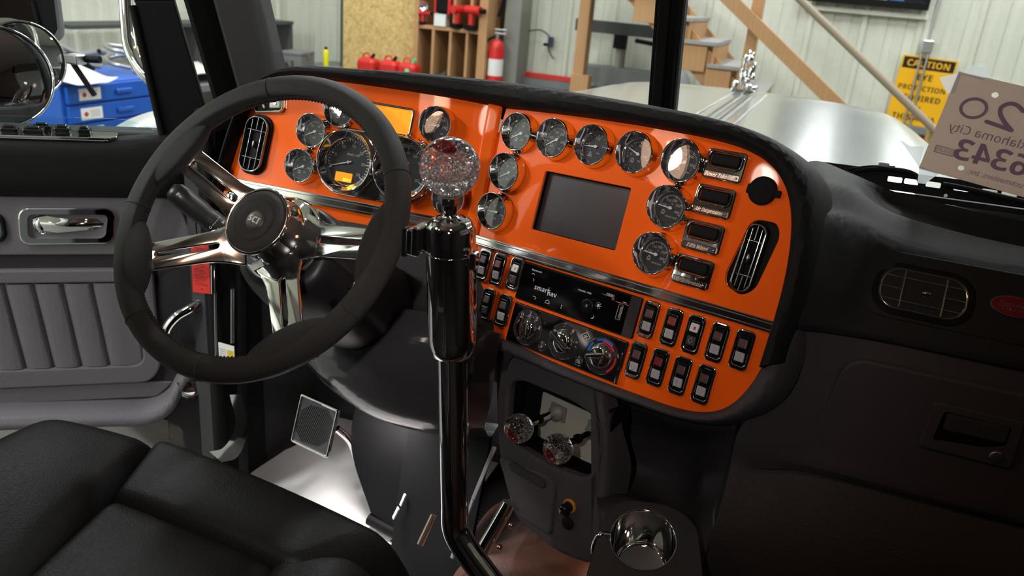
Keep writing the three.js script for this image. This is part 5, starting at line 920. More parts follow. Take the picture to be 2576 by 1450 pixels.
// ---- vents in the orange panels
{
  const slatsOf = (o, w, h, mat, knobMat) => {
    mesh('frame', slab(hole(rr(w, h, w * 0.42), rr(w - 0.005, h - 0.005, w * 0.38)), 0.008, 0.0010, -0.002, 3), mat, o);
    for (const x of [-w * 0.24, 0, w * 0.24]) {
      const L = Math.abs(x) > 0.001 ? h - 0.012 : 0, s = Math.abs(x) > 0.001 ? [box(0.0016, L, 0.010, 0.0007).translate(x, 0, -0.0005)] : [box(0.0016, h * 0.22, 0.010, 0.0007).translate(x, h * 0.37, -0.0005), box(0.0016, h * 0.22, 0.010, 0.0007).translate(x, -h * 0.37, -0.0005)];
      s.forEach((g) => mesh('slat', g, mat, o));
    }
    for (const y of [-h * 0.25, h * 0.25]) mesh('crossbar', box(w - 0.007, 0.0016, 0.008, 0.0007).translate(0, y, -0.001), mat, o);
    mesh('knob', [moved(new THREE.SphereGeometry(0.0034, 16, 12).scale(0.8, 2.1, 1), -0.001, 0, 0.002), box(0.003, 0.012, 0.006, 0.001).translate(-0.001, 0, -0.002)], knobMat, o);
  };
  const a = thing('air_vent', 'upright chrome-slatted vent at the left end of the orange panel', 'vent', null, on(FL, -0.431, -0.1245, 0.003, -0.05));
  mesh('housing', slab(rr(0.054, 0.104, 0.022), 0.006, 0.002, -0.004, 3), M.black, a);
  slatsOf(a, 0.046, 0.096, metal([0.30, 0.31, 0.33], 0.12), metal([0.5, 0.5, 0.55], 0.1)); a.children.slice(1).forEach((c) => { c.position.z = 0.004; });
  const b = thing('air_vent', 'upright thin-slatted chrome vent in the oval hollow at the right end', 'vent', null, on(FR, 0.4065, -0.0855, -0.004, 0));
  mesh('hollow', [slab(hole(poly([[-0.028, 0.056], [0.034, 0.058], [0.040, -0.04], [0.010, -0.056], [-0.028, -0.050]], 0.016), rr(0.03, 0.09, 0.012, -0.0005, 0.0005)), 0.004, 0.001, -0.010), slab(rr(0.09, 0.14, 0.02, 0.004, 0), 0.002, 0.0005, -0.020)], M.black, b);
  slatsOf(b, 0.027, 0.088, metal([0.62, 0.60, 0.58], 0.10), metal([0.55, 0.55, 0.53], 0.15)); b.children.slice(1).forEach((c) => { c.position.z = -0.004; });
  const p = thing('socket_cap', 'round black socket cap with a pull tab near the panel corner', 'cap', null, on(FR, 0.399, -0.0015, 0, 0.0));
  mesh('disc', lathe([[0, 0.006], [0.013, 0.006], [0.0172, 0.005], [0.0180, 0.003], [0.0180, 0]]), M.rubber, p); mesh('tab', slab(rr(0.012, 0.009, 0.001, 0.018, 0), 0.004, 0.001, 0.001), M.rubber, p); mesh('hinge_tab', slab(rr(0.008, 0.012, 0.002, -0.016, -0.001), 0.003, 0.001, 0.001), M.rubber, p);
}
// ---- vent, emblem and inlay on the passenger pad
{
  const v = thing('air_vent', 'wide chrome-slatted vent in the black passenger pad', 'vent', null, on(FP, -0.037, 0.006, 0.001, -0.03));
  mesh('inlay', metric(slab(hole(poly([[-0.066, -0.021], [-0.063, 0.034], [-0.046, 0.046], [0.36, 0.052], [0.36, -0.034], [-0.048, -0.038]], 0.016), rr(0.108, 0.062, 0.026, 0.001, 0.0)), 0.007, 0.0024, -0.002, 3)), M.padGrey, v);
  mesh('housing', [slab(hole(rr(0.112, 0.066, 0.028), rr(0.098, 0.052, 0.022)), 0.006, 0.002, 0.0, 3), slab(rr(0.11, 0.064, 0.026), 0.001, 0.0002, -0.002)], M.black, v);
  const m = metal([0.75, 0.66, 0.60], 0.12);
  mesh('frame', slab(hole(rr(0.096, 0.051, 0.022), rr(0.0915, 0.0465, 0.0205)), 0.004, 0.0008, 0.002, 3), m, v);
  for (const y of [-0.0145, 0, 0.0145]) (y ? [[0, 0.088]] : [[-0.034, 0.024], [0.034, 0.024]]).forEach(([x, L]) => mesh('slat', box(L, 0.0017, 0.006, 0.0007).translate(x, y, 0.003), m, v));
  for (const x of [-0.023, 0.023]) mesh('crossbar', box(0.002, 0.046, 0.006, 0.0008).translate(x, 0, 0.0035), m, v);
  mesh('knob', moved(new THREE.SphereGeometry(0.003, 14, 10).scale(2.0, 0.8, 1), 0.004, 0.001, 0.004), metal([0.5, 0.48, 0.5], 0.15), v);
}
function badge(parent, w, h, mat, F) {                                    // red oval with script, as on the photo
  const oval = new THREE.Shape(); oval.absellipse(0, 0, w / 2, h / 2, 0, Math.PI * 2);
  const inner = new THREE.Shape(); inner.absellipse(0, 0, w / 2 * 0.94, h / 2 * 0.9, 0, Math.PI * 2);
  const b = mesh('badge', slab(oval, 0.0016, 0.0005), M.chrome, parent); if (F) b.applyMatrix4(F);
  mesh('badge_field', slab(inner, 0.0012, 0.0004, 0.0008), M.redBadge, b);
  const t = words('Peterbilt', h * 0.42, 0.0005, fontSerif, 0.35); t.computeBoundingBox(); mesh('badge_script', t.scale(w * 0.70 / (t.boundingBox.max.x - t.boundingBox.min.x), 1, 1).translate(0, 0, 0.0020), M.chrome, b);
  return b;
}
M.redBadge = std([0.22, 0.006, 0.010], 0.2, { clearcoat: 1 });
{
  const e = thing('oval_emblem', 'red oval chrome-edged emblem on the passenger pad at the right edge', 'emblem', null, on(FP, 0.059, 0.010, 0.0065, -0.02));
  badge(e, 0.052, 0.0255);
}
// ================================================================ steering wheel, column, levers
const FW = panelFrame([-0.63301, 2.14049, -0.80268], 3.69, 37.12);
{
  const R = 0.1957, r = 0.0160, TURN = -10.25 * RAD;                      // the wheel stands turned a little clockwise
  const w = thing('steering_wheel', 'black leather steering wheel with four slotted chrome spokes', 'steering wheel', null, on(FW, 0, 0, 0, TURN));
  const spokesAt = [12.2, -39.5, 167.8, 219.5];
  const rim = [new THREE.TorusGeometry(R, r, 32, 160)];
  for (const a of spokesAt) {                                             // leather swells over the spoke ends
    const g = new THREE.SphereGeometry(1, 36, 24), p = g.attributes.position;
    for (let i = 0; i < p.count; i++) { const f = (t, k) => Math.sign(t) * Math.abs(t) ** k; p.setXYZ(i, f(p.getX(i), 1) * 0.024, f(p.getY(i), 1) * 0.062, f(p.getZ(i), 0.9) * 0.0148); }
    g.computeVertexNormals(); rim.push(g.translate(R - 0.013, 0, 0).rotateZ(a * RAD));
  }
  const ringMesh = mesh('rim', join(rim), M.wheel, w);
  for (const a of [-14, 40, 120, 196, 246, 285]) {
    const g = new THREE.TorusGeometry(r + 0.00015, 0.0007, 8, 40).rotateY(Math.PI / 2).rotateZ(Math.PI / 2).translate(R, 0, 0).rotateZ(a * RAD); mesh('seam', g, M.thread, ringMesh);
  }
  const st = [], one = box(0.0016, 0.0062, 0.0022, 0.0007, 1);
  for (let a = 0; a < 360; a += 1.7) if (!spokesAt.some((q) => Math.abs(((a - q + 540) % 360) - 180) < 9)) st.push(moved(one.clone(), 0, 0, 0, 0, 0, 0.5).translate(R - r * 0.985, 0, 0.002).rotateZ(a * RAD), moved(one.clone(), 0, 0, 0, 0, 0, -0.5).translate(R - r * 0.97, 0, -0.003).rotateZ(a * RAD));
  mesh('stitching', join(st), M.thread, ringMesh).userData.kind = 'stuff';
  const spokeShape = () => {
    const s = new THREE.Shape();
    s.moveTo(0.042, -0.036); s.bezierCurveTo(0.060, -0.030, 0.075, -0.0235, 0.095, -0.0225); s.lineTo(0.182, -0.0195); s.lineTo(0.182, 0.0195); s.lineTo(0.095, 0.0225); s.bezierCurveTo(0.075, 0.0235, 0.060, 0.030, 0.042, 0.036); s.closePath();
    const h = new THREE.Path(); h.moveTo(0.080, -0.0042); h.lineTo(0.150, -0.0036); h.absarc(0.151, 0, 0.0036, -Math.PI / 2, Math.PI / 2); h.lineTo(0.080, 0.0042); h.absarc(0.080, 0, 0.0042, Math.PI / 2, Math.PI * 1.5); s.holes.push(h);
    return s;
  };
  const sg = slab(spokeShape(), 0.0055, 0.0018, -0.0055, 4);
  const p = sg.attributes.position;                                       // dished: low at the hub, level at the rim
  for (let i = 0; i < p.count; i++) { const t = Math.min(1, Math.max(0, (p.getX(i) - 0.045) / 0.125)), q = t * t * (3 - 2 * t); p.setZ(i, p.getZ(i) - 0.036 * (1 - (0.75 * t + 0.25 * q))); }
  sg.computeVertexNormals(); const spoke = toCreasedNormals(sg, 0.5);
  for (const a of spokesAt) { const m = mesh('spoke', spoke, M.polish, w); m.rotation.z = a * RAD; }
  mesh('hub', lathe([[0.0425, 0.0005], [0.0445, 0.0015], [0.0462, 0.0], [0.0462, -0.004], [0.0440, -0.007], [0.0436, -0.025], [0.0445, -0.036], [0.0485, -0.046], [0.056, -0.052], [0.060, -0.056], [0.060, -0.064], [0.05, -0.068]], 96), M.chrome, w);
  const pad = mesh('horn_pad', lathe([[0, 0.0035], [0.0150, 0.0035], [0.0165, 0.0045], [0.021, 0.0062], [0.026, 0.0060], [0.0285, 0.0050], [0.0290, 0.0042], [0.0296, 0.0048], [0.035, 0.0050], [0.0405, 0.0028], [0.0428, -0.001]], 96), std([0.026, 0.022, 0.019], 0.5, { bumpMap: grainTex, bumpScale: 0.0003 }), w);
  const em = mesh('emblem', lathe([[0, 0.0055], [0.010, 0.0053], [0.0132, 0.0045], [0.0138, 0.003]], 48), std([0.045, 0.043, 0.04], 0.35), pad);
  const letters = ['S', 'C', 'I'].map((t, i) => words(t, 0.0082, 0.0004).scale(i < 2 ? 1.05 : 0.9, 1, 1).translate([-0.0068, 0.0004, 0.0064][i], 0, 0.0052)); mesh('lettering', letters, M.white, em);
  // column
  const c = thing('steering_column', 'black plastic shroud of the steering column', 'column', null, FW);
  const sec = (k, a, b, y) => Array.from({ length: 17 }, (_, i) => { const t = i / 16 * Math.PI * 2, e = 0.75; return [Math.sign(Math.cos(t)) * Math.abs(Math.cos(t)) ** e * a, y + Math.sign(Math.sin(t)) * Math.abs(Math.sin(t)) ** e * b, k]; });
  mesh('shroud', loft([sec(-0.066, 0.04, 0.04, 0), sec(-0.070, 0.068, 0.06, -0.004), sec(-0.10, 0.080, 0.068, -0.008), sec(-0.17, 0.088, 0.074, -0.014), sec(-0.26, 0.092, 0.078, -0.016), sec(-0.36, 0.09, 0.078, -0.016)], 64, 40), std([0.012, 0.012, 0.014], 0.42), c);
  mesh('tilt_lever', [tube([[0.075, -0.055, -0.12], [0.105, -0.07, -0.10], [0.118, -0.06, -0.085], [0.124, -0.04, -0.075]], 0.007, 24, 12)], M.gloss, c);
  mesh('lever_tip', bx(0.126, -0.036, -0.073, 0.004, 0.016, 0.010, 0.002), M.white, c);
  const s = thing('turn_stalk', 'black multifunction stalk with white symbols left of the wheel hub', 'lever');
  const A = V(-0.7927, 2.1517, -0.8265), B = V(-0.712, 2.050, -0.899), ax = V().subVectors(B, A), L = ax.length(); ax.normalize();
  const st2 = lathe([[0, 0], [0.009, 0.0015], [0.0145, 0.008], [0.0160, 0.02], [0.0158, 0.052], [0.0148, 0.054], [0.0148, 0.064], [0.0158, 0.066], [0.0155, 0.11], [0.012, L]], 40);
  const m4 = new THREE.Matrix4().makeRotationFromQuaternion(new THREE.Quaternion().setFromUnitVectors(V(0, 0, 1), ax)); m4.setPosition(A);
  mesh('stalk', st2.applyMatrix4(m4), std([0.022, 0.024, 0.024], 0.4), s);
  const toCam = V(0, 2.45, 0).sub(A.clone().lerp(B, 0.5)); toCam.addScaledVector(ax, -toCam.dot(ax)).normalize(); const up = V().crossVectors(toCam, ax);
  const dec = (g, d, h) => { const q = new THREE.Matrix4().makeBasis(ax, up, toCam); q.setPosition(A.clone().addScaledVector(ax, d).addScaledVector(up, h).addScaledVector(toCam, Math.sqrt(Math.max(0, 0.0161 ** 2 - h * h)))); return g.applyMatrix4(q); };
  const arrow = () => hole(poly([[-0.0045, 0], [0, 0.0036], [0, 0.0018], [0.003, 0.0018], [0.003, -0.0018], [0, -0.0018], [0, -0.0036]]), poly([[-0.0032, 0], [-0.0006, 0.002], [-0.0006, 0.001], [0.0022, 0.001], [0.0022, -0.001], [-0.0006, -0.001], [-0.0006, -0.002]]));
  mesh('symbols', [dec(slab(arrow(), 0.0003, 0), 0.093, -0.001), dec(slab(arrow(), 0.0003, 0).rotateZ(Math.PI), 0.103, -0.001), dec(words('P=', 0.005), 0.012, 0.0), dec(words('I', 0.004), 0.071, 0.009), dec(words('I', 0.003), 0.071, 0.005), dec(words('I', 0.003), 0.071, 0.001), dec(words('I', 0.003), 0.071, -0.003), dec(words('O', 0.004), 0.071, -0.008), dec(words('A', 0.005), 0.079, 0.008), dec(words('V', 0.004), 0.08, -0.004)], M.white, s);
  const tg = thing('red_tag', 'red paper tag hanging below the left wheel spoke', 'tag', null, T(-0.905, 2.0, -1.0, -0.05, 0.25, 0.02));
  const tt = canvasTex(128, 380, (c2, w2, h2) => { c2.fillStyle = '#e2352a'; c2.fillRect(0, 0, w2, h2); c2.fillStyle = 'rgba(90,20,16,0.75)'; for (let i = 0; i < 26; i++) c2.fillRect(14 + rnd() * 14, 58 + i * 10.5, 50 + rnd() * 44, 3.4); c2.beginPath(); c2.arc(66, 352, 6, 0, 7); c2.fill(); c2.strokeStyle = '#2a1412'; c2.lineWidth = 7; c2.beginPath(); c2.moveTo(56, 0); c2.lineTo(66, 40); c2.lineTo(78, 0); c2.stroke(); });
  const pg = new THREE.BoxGeometry(0.031, 0.094, 0.0012); mesh('paper', pg.translate(0, -0.036, 0), std([1, 1, 1], 0.7, { map: tt }), tg);
  mesh('string', tube([[0, 0.004, 0.001], [-0.003, 0.03, 0.004], [0.002, 0.06, 0.01]], 0.001, 12, 6), M.black, tg);
}
// ---- crystal ball with glitter inside: the part every such knob shares
const flakeMat = [metal([0.92, 0.91, 0.94], 0.3), metal([0.95, 0.80, 0.55], 0.25)];
function crystal(parent, r, n, at0) {
  const b = mesh('ball', new THREE.SphereGeometry(r, 96, 64).translate(...at0), M.crystal, parent);
  const f = new THREE.InstancedMesh(new THREE.CircleGeometry(r * 0.017, 6), flakeMat[0], n), q = new THREE.Quaternion(), m = new THREE.Matrix4();
  for (let i = 0; i < n; i++) {
    const z = 2 * rnd() - 1, t = rnd() * Math.PI * 2, d = r * 0.93 * Math.cbrt(rnd()), s = Math.sqrt(1 - z * z);
    let y = z * d; if (rnd() < 0.45) y = -Math.abs(y);
    q.set(rnd() - 0.5, rnd() - 0.5, rnd() - 0.5, rnd() - 0.5).normalize(); const k = 0.5 + rnd();
    m.compose(V(at0[0] + s * Math.cos(t) * d, at0[1] + y, at0[2] + s * Math.sin(t) * d), q, V(k, k, k)); f.setMatrixAt(i, m);
    const c = rnd(); f.setColorAt(i, new THREE.Color().setRGB(...(c < 0.75 ? [0.9, 0.9, 0.92] : c < 0.87 ? [1, 0.72, 0.4] : c < 0.94 ? [0.5, 0.7, 1] : [1, 0.4, 0.35])));
  }
  f.name = 'glitter'; f.userData.kind = 'stuff'; f.castShadow = true; b.add(f);
  return b;
}
// ---- gear lever
{
  const g = thing('gear_lever', 'tall chrome gear lever with a glitter-filled crystal ball', 'gear lever');
  const P = (t) => V(-0.3495, 2.2615, -0.764).lerp(V(-0.3270, 1.7900, -0.7925), t);
  const top = V(-0.3500, 2.2612, -0.764), dir = V(0.0225, -0.4715, -0.0285).normalize();
  const m = new THREE.Matrix4().makeRotationFromQuaternion(new THREE.Quaternion().setFromUnitVectors(V(0, 0, -1), dir)); m.setPosition(top);
  const turned = (p, s = 64) => lathe(p, s).applyMatrix4(m);                 // z runs up the lever from the ball's centre
  crystal(g, 0.0325, 9000, top.toArray());
  mesh('nut', [slab(new THREE.Shape(Array.from({ length: 6 }, (_, i) => new THREE.Vector2(0.0135 * Math.cos(i * Math.PI / 3 + 0.3), 0.0135 * Math.sin(i * Math.PI / 3 + 0.3)))), 0.0095, 0.001, -0.0405).applyMatrix4(m), turned([[0.0098, -0.030], [0.0112, -0.032], [0.0118, -0.034]])], M.polish, g);
  mesh('neck', turned([[0.0095, -0.040], [0.0095, -0.0475], [0.0085, -0.0485], [0.0085, -0.053], [0.0115, -0.0555], [0.0165, -0.0575], [0.0175, -0.059]]), M.chrome, g);
  mesh('cap', turned([[0.0165, -0.0568], [0.0215, -0.0585], [0.0260, -0.0635], [0.0278, -0.070], [0.0280, -0.0945], [0.0274, -0.0955]]), M.chrome, g);
  mesh('sleeve', turned([[0.0272, -0.0955], [0.0282, -0.0965], [0.0284, -0.20], [0.0280, -0.2080], [0.0262, -0.2160], [0.0245, -0.2235], [0.0190, -0.2245]]), M.chrome, g);
  mesh('screw', moved(new THREE.CylinderGeometry(0.0038, 0.0038, 0.003, 20).rotateX(Math.PI / 2), -0.346 + 0.003, 2.1045, -0.7465), M.steel, g);
  const end = top.clone().addScaledVector(dir, 0.478);
  mesh('pole', tube([top.clone().addScaledVector(dir, 0.215), top.clone().addScaledVector(dir, 0.33), top.clone().addScaledVector(dir, 0.44), end.clone().add(V(0.001, -0.004, 0)), end.clone().add(V(0.010, -0.020, 0.001)), end.clone().add(V(0.040, -0.050, 0.004)), end.clone().add(V(0.10, -0.105, 0.006)), end.clone().add(V(0.17, -0.17, 0.006))], 0.0178, 120, 32), M.chrome, g);
  mesh('range_selector', [bx(-0.3815, 2.176, -0.752, 0.014, 0.030, 0.022, 0.003), bx(-0.3765, 2.178, -0.753, 0.010, 0.034, 0.026, 0.003)], M.chrome, g);
  mesh('selector_switch', bx(-0.3905, 2.1745, -0.7475, 0.006, 0.034, 0.012, 0.002), M.gloss, g);
  const side = mesh('splitter', [bx(-0.3120, 2.165, -0.757, 0.008, 0.02, 0.012, 0.002)], M.chrome, g);
  const b = new THREE.Group(); b.name = 'badge_plate'; g.add(b);
  const n = V(-0.06, 0.86, 0.52).normalize(), x = V(0.93, -0.14, 0.32); x.addScaledVector(n, -x.dot(n)).normalize();
  const F = new THREE.Matrix4().makeBasis(x, V().crossVectors(n, x), n); F.setPosition(top.clone().addScaledVector(n, 0.0262)); F.decompose(b.position, b.quaternion, b.scale);
  badge(b, 0.034, 0.0165);
}
// ---- two brake valve knobs on their bracket
{
  const br = thing('valve_bracket', 'pale metal bracket with valve bodies in the console recess', 'bracket', null, on(FC, 0, 0, -0.048));
  mesh('plate', slab(hole(poly([[-0.032, -0.062], [0.085, -0.060], [0.098, -0.085], [0.092, -0.140], [0.05, -0.142], [-0.03, -0.140]], 0.004), rr(0.05, 0.030, 0.004, -0.005, -0.098)), 0.003, 0.0008), std([0.34, 0.33, 0.28], 0.45), br);
  for (const x of [0.004, 0.076]) mesh('valve_body', [lathe([[0, 0.012], [0.012, 0.012], [0.013, 0.0], [0.013, -0.004]]).translate(x, -0.083, 0.003), box(0.03, 0.026, 0.006, 0.002).translate(x, -0.083, 0.004)], std([0.16, 0.155, 0.14], 0.5), br);
  const mk = (u, label) => {
    const k = thing('brake_knob', label, 'knob', 'crystal brake valve knobs', on(FC, u, -0.0835, 0.048));
    crystal(k, 0.0222, 3200, [0, 0, 0]);
    mesh('stem', [lathe([[0.0055, -0.018], [0.0058, -0.040], [0.0050, -0.042], [0.0050, -0.062], [0.0058, -0.064], [0.0058, -0.085]], 32)], M.chrome, k);
    mesh('collar', lathe([[0.0070, -0.044], [0.0075, -0.047], [0.0070, -0.052], [0.0056, -0.053]], 32), M.black, k);
    badge(k, 0.026, 0.0125, null, T(-0.001, -0.004, 0.0175, -0.25, 0.2, -0.55)); return k;
  };
  mk(0.0, 'left crystal brake knob with a red oval badge'); mk(0.074, 'right crystal brake knob with a red oval badge');
  const s = thing('power_socket', 'black power socket with an orange-yellow ring and an open cap', 'socket', null, on(FC, 0.080, -0.197, 0.001));
  mesh('ring', lathe([[0.0085, 0.004], [0.0105, 0.0045], [0.0115, 0.002], [0.0115, 0]]).translate(0.002, 0.003, 0), std([0.45, 0.17, 0.01], 0.4), s);
  mesh('plug', lathe([[0, 0.014], [0.006, 0.014], [0.0088, 0.010], [0.0092, 0.0]]).translate(-0.001, -0.002, 0.002), M.gloss, s);
  mesh('pin', bx(-0.003, -0.0045, 0.0165, 0.003, 0.006, 0.003, 0.001), M.steel, s);
  mesh('hanging_cap', [lathe([[0, 0.004], [0.008, 0.004], [0.0105, 0.002], [0.0105, 0]]).translate(0.004, -0.026, 0.001), box(0.005, 0.012, 0.002, 0.001).translate(0.002, -0.014, 0.002)], M.rubber, s);
}
// ---- cup holder
{
  const c = thing('cup_holder', 'deep chrome cup holder in the console shelf', 'cup holder', null, T(-0.094, 1.796, -0.862, 0.42, 0.15, 0));
  const up = (p, s = 72) => lathe(p, s).rotateX(-Math.PI / 2);
  mesh('cup', up([[0.0432, 0.004], [0.0418, 0.0048], [0.0405, 0.003], [0.0385, -0.03], [0.0355, -0.062], [0.030, -0.07], [0.0, -0.07]]), M.chrome, c);
  mesh('outer_rim', up([[0.0432, 0.004], [0.0452, 0.003], [0.0462, -0.001], [0.0452, -0.005], [0.042, -0.03]]), M.chrome, c);
  mesh('side_arm', tube([[-0.043, 0.0, 0.0], [-0.054, 0.004, 0.004], [-0.060, -0.008, 0.014], [-0.058, -0.03, 0.024]], 0.005, 30, 12), M.chrome, c);
}
// ---- pedals and the foot well
{
  const p = thing('clutch_pedal', 'square pedal with a ribbed pad on a bright curved arm', 'pedal');
  const F = new THREE.Matrix4().makeBasis(V(0.99, -0.06, 0.10).normalize(), V(0.12, 0.97, -0.22).normalize(), V(-0.08, 0.23, 0.97).normalize()); F.setPosition(-0.780, 1.615, -1.15);
  const pad = mesh('pad', slab(rr(0.088, 0.098, 0.004), 0.008, 0.002), std([0.035, 0.035, 0.037], 0.5), p); pad.applyMatrix4(F);
  mesh('pad_frame', slab(hole(rr(0.092, 0.102, 0.005), rr(0.082, 0.092, 0.003)), 0.010, 0.002, 0.001), M.chrome, pad);
  for (let k = -10; k <= 10; k++) { const half = Math.min(0.05, 0.062 - Math.abs(k) * 0.0042); if (half > 0.008) mesh('tread_rib', moved(box(half * 2 * 0.78, 0.0014, 0.0014, 0.0005, 1), k * 0.0031, k * 0.0031, 0.0085, 0, 0, -0.78), M.rubber, pad); }
  mesh('arm', tube([[-0.748, 1.605, -1.17], [-0.728, 1.575, -1.185], [-0.718, 1.52, -1.20], [-0.722, 1.46, -1.235], [-0.740, 1.40, -1.26]], 0.0075, 40, 14), M.chrome, p);
  const a = thing('accelerator_pedal', 'dark broad accelerator plate standing under the knee panel', 'pedal');
  mesh('plate', thicken(loft([[[-0.735, 1.66, -1.24], [-0.65, 1.67, -1.24], [-0.565, 1.66, -1.23]], [[-0.72, 1.57, -1.19], [-0.64, 1.575, -1.185], [-0.57, 1.57, -1.18]], [[-0.655, 1.45, -1.16], [-0.61, 1.44, -1.155], [-0.565, 1.435, -1.15]]], 20, 20), 0.012), M.black, a);
  mesh('hinge', rod([-0.66, 1.435, -1.15], [-0.56, 1.425, -1.14], 0.012), M.black, a);
  const k = thing('kick_panel', 'dark panel with a silver edge strip beside the engine tunnel', 'panel');
  mesh('board', thicken(loft([[[-0.56, 1.72, -1.13], [-0.47, 1.74, -1.09], [-0.385, 1.76, -1.07]], [[-0.565, 1.58, -1.10], [-0.47, 1.60, -1.06], [-0.38, 1.63, -1.02]], [[-0.56, 1.42, -1.06], [-0.46, 1.42, -1.02], [-0.39, 1.42, -0.98]]], 20, 16), 0.006), M.black, k);
  mesh('silver_edge', [beam([-0.372, 1.748, -1.046], [-0.384, 1.672, -0.998], 0.007, 0.004, 0.001), beam([-0.384, 1.672, -0.998], [-0.40, 1.575, -0.965], 0.006, 0.004, 0.001)], std([0.42, 0.40, 0.46], 0.35), k);
  mesh('white_edge', [beam([-0.5455, 1.578, -1.078], [-0.5505, 1.556, -1.070], 0.006, 0.003, 0.001), beam([-0.553, 1.552, -1.068], [-0.560, 1.530, -1.062], 0.009, 0.003, 0.001)], M.white, k);
  const t = thing('tunnel_rail', 'bright bolted tube standing beside the tunnel cover', 'rail');
  mesh('tube', [rod([-0.312, 1.712, -0.965], [-0.345, 1.615, -0.925], 0.011, 24)], M.chrome, t);
  for (const [x, y, z] of [[-0.300, 1.687, -0.948], [-0.311, 1.652, -0.935]]) mesh('bolt', new THREE.SphereGeometry(0.005, 16, 12).translate(x, y, z), metal([0.8, 0.5, 0.38], 0.25), t);
  mesh('strap', rod([-0.445, 1.63, -0.985], [-0.455, 1.585, -0.96], 0.006), metal([0.6, 0.45, 0.38], 0.3), t);
  const tn = thing('engine_tunnel', 'brown engine tunnel cover at the foot of the lever', 'cover');
  mesh('cover', thicken(loft([
    [[-0.37, 1.40, -0.72], [-0.365, 1.50, -0.72], [-0.34, 1.585, -0.72], [-0.26, 1.61, -0.72], [-0.12, 1.62, -0.72], [0.0, 1.60, -0.72], [0.05, 1.40, -0.72]],
    [[-0.40, 1.40, -0.85], [-0.395, 1.50, -0.85], [-0.36, 1.575, -0.85], [-0.27, 1.605, -0.85], [-0.12, 1.61, -0.85], [0.0, 1.60, -0.85], [0.05, 1.40, -0.85]],
    [[-0.42, 1.40, -0.98], [-0.41, 1.50, -0.98], [-0.37, 1.565, -0.98], [-0.27, 1.60, -0.98], [-0.12, 1.61, -0.98], [0.0, 1.60, -0.98], [0.05, 1.40, -0.98]],
    [[-0.44, 1.40, -1.15], [-0.43, 1.50, -1.15], [-0.38, 1.575, -1.15], [-0.27, 1.61, -1.15], [-0.12, 1.62, -1.15], [0.0, 1.61, -1.15], [0.05, 1.40, -1.15]]], 50, 24), 0.006), M.tunnel, tn);
  mesh('edge_binding', tube([[-0.365, 1.50, -0.715], [-0.34, 1.588, -0.715], [-0.26, 1.613, -0.715], [-0.12, 1.623, -0.715], [0.0, 1.603, -0.715]], 0.005, 30, 8), M.black, tn);
  const paperTex = canvasTex(512, 512, (c, w, h) => { c.fillStyle = '#d9d2d0'; c.fillRect(0, 0, w, h); for (let i = 0; i < 30; i++) { c.fillStyle = `rgba(150,120,112,${0.04 + rnd() * 0.06})`; c.beginPath(); c.ellipse(rnd() * w, rnd() * h, 20 + rnd() * 60, 10 + rnd() * 30, rnd() * 3, 0, 7); c.fill(); } });
  const pm = thing('paper_mat', 'white paper mat laid on the floor under the pedals', 'mat');
  mesh('sheet', thicken(loft([0, 1, 2, 3, 4].map((i) => [0, 1, 2, 3, 4, 5].map((j) => [-1.0 + i * 0.115 + j * 0.006, 1.405 + 0.006 * Math.sin(i * 2.1 + j * 1.4) + (j === 5 ? 0.02 : 0), -0.95 - j * 0.115])), 30, 30), 0.001), std([0.80, 0.77, 0.76], 0.75), pm);
  const rm = thing('rubber_mat', 'dark ribbed floor mat between the paper and the tunnel', 'mat', null, T(-0.51, 1.402, -1.07, 0, -0.12, 0));
  mesh('sheet', box(0.22, 0.008, 0.5, 0.003), std([0.035, 0.032, 0.030], 0.8, { bumpMap: grainTex, bumpScale: 0.002 }), rm);
  for (let z = -0.24; z < 0.245; z += 0.012) mesh('rib', bx(0, 0.0045, z, 0.21, 0.003, 0.005, 0.001), M.rubber, rm);
}
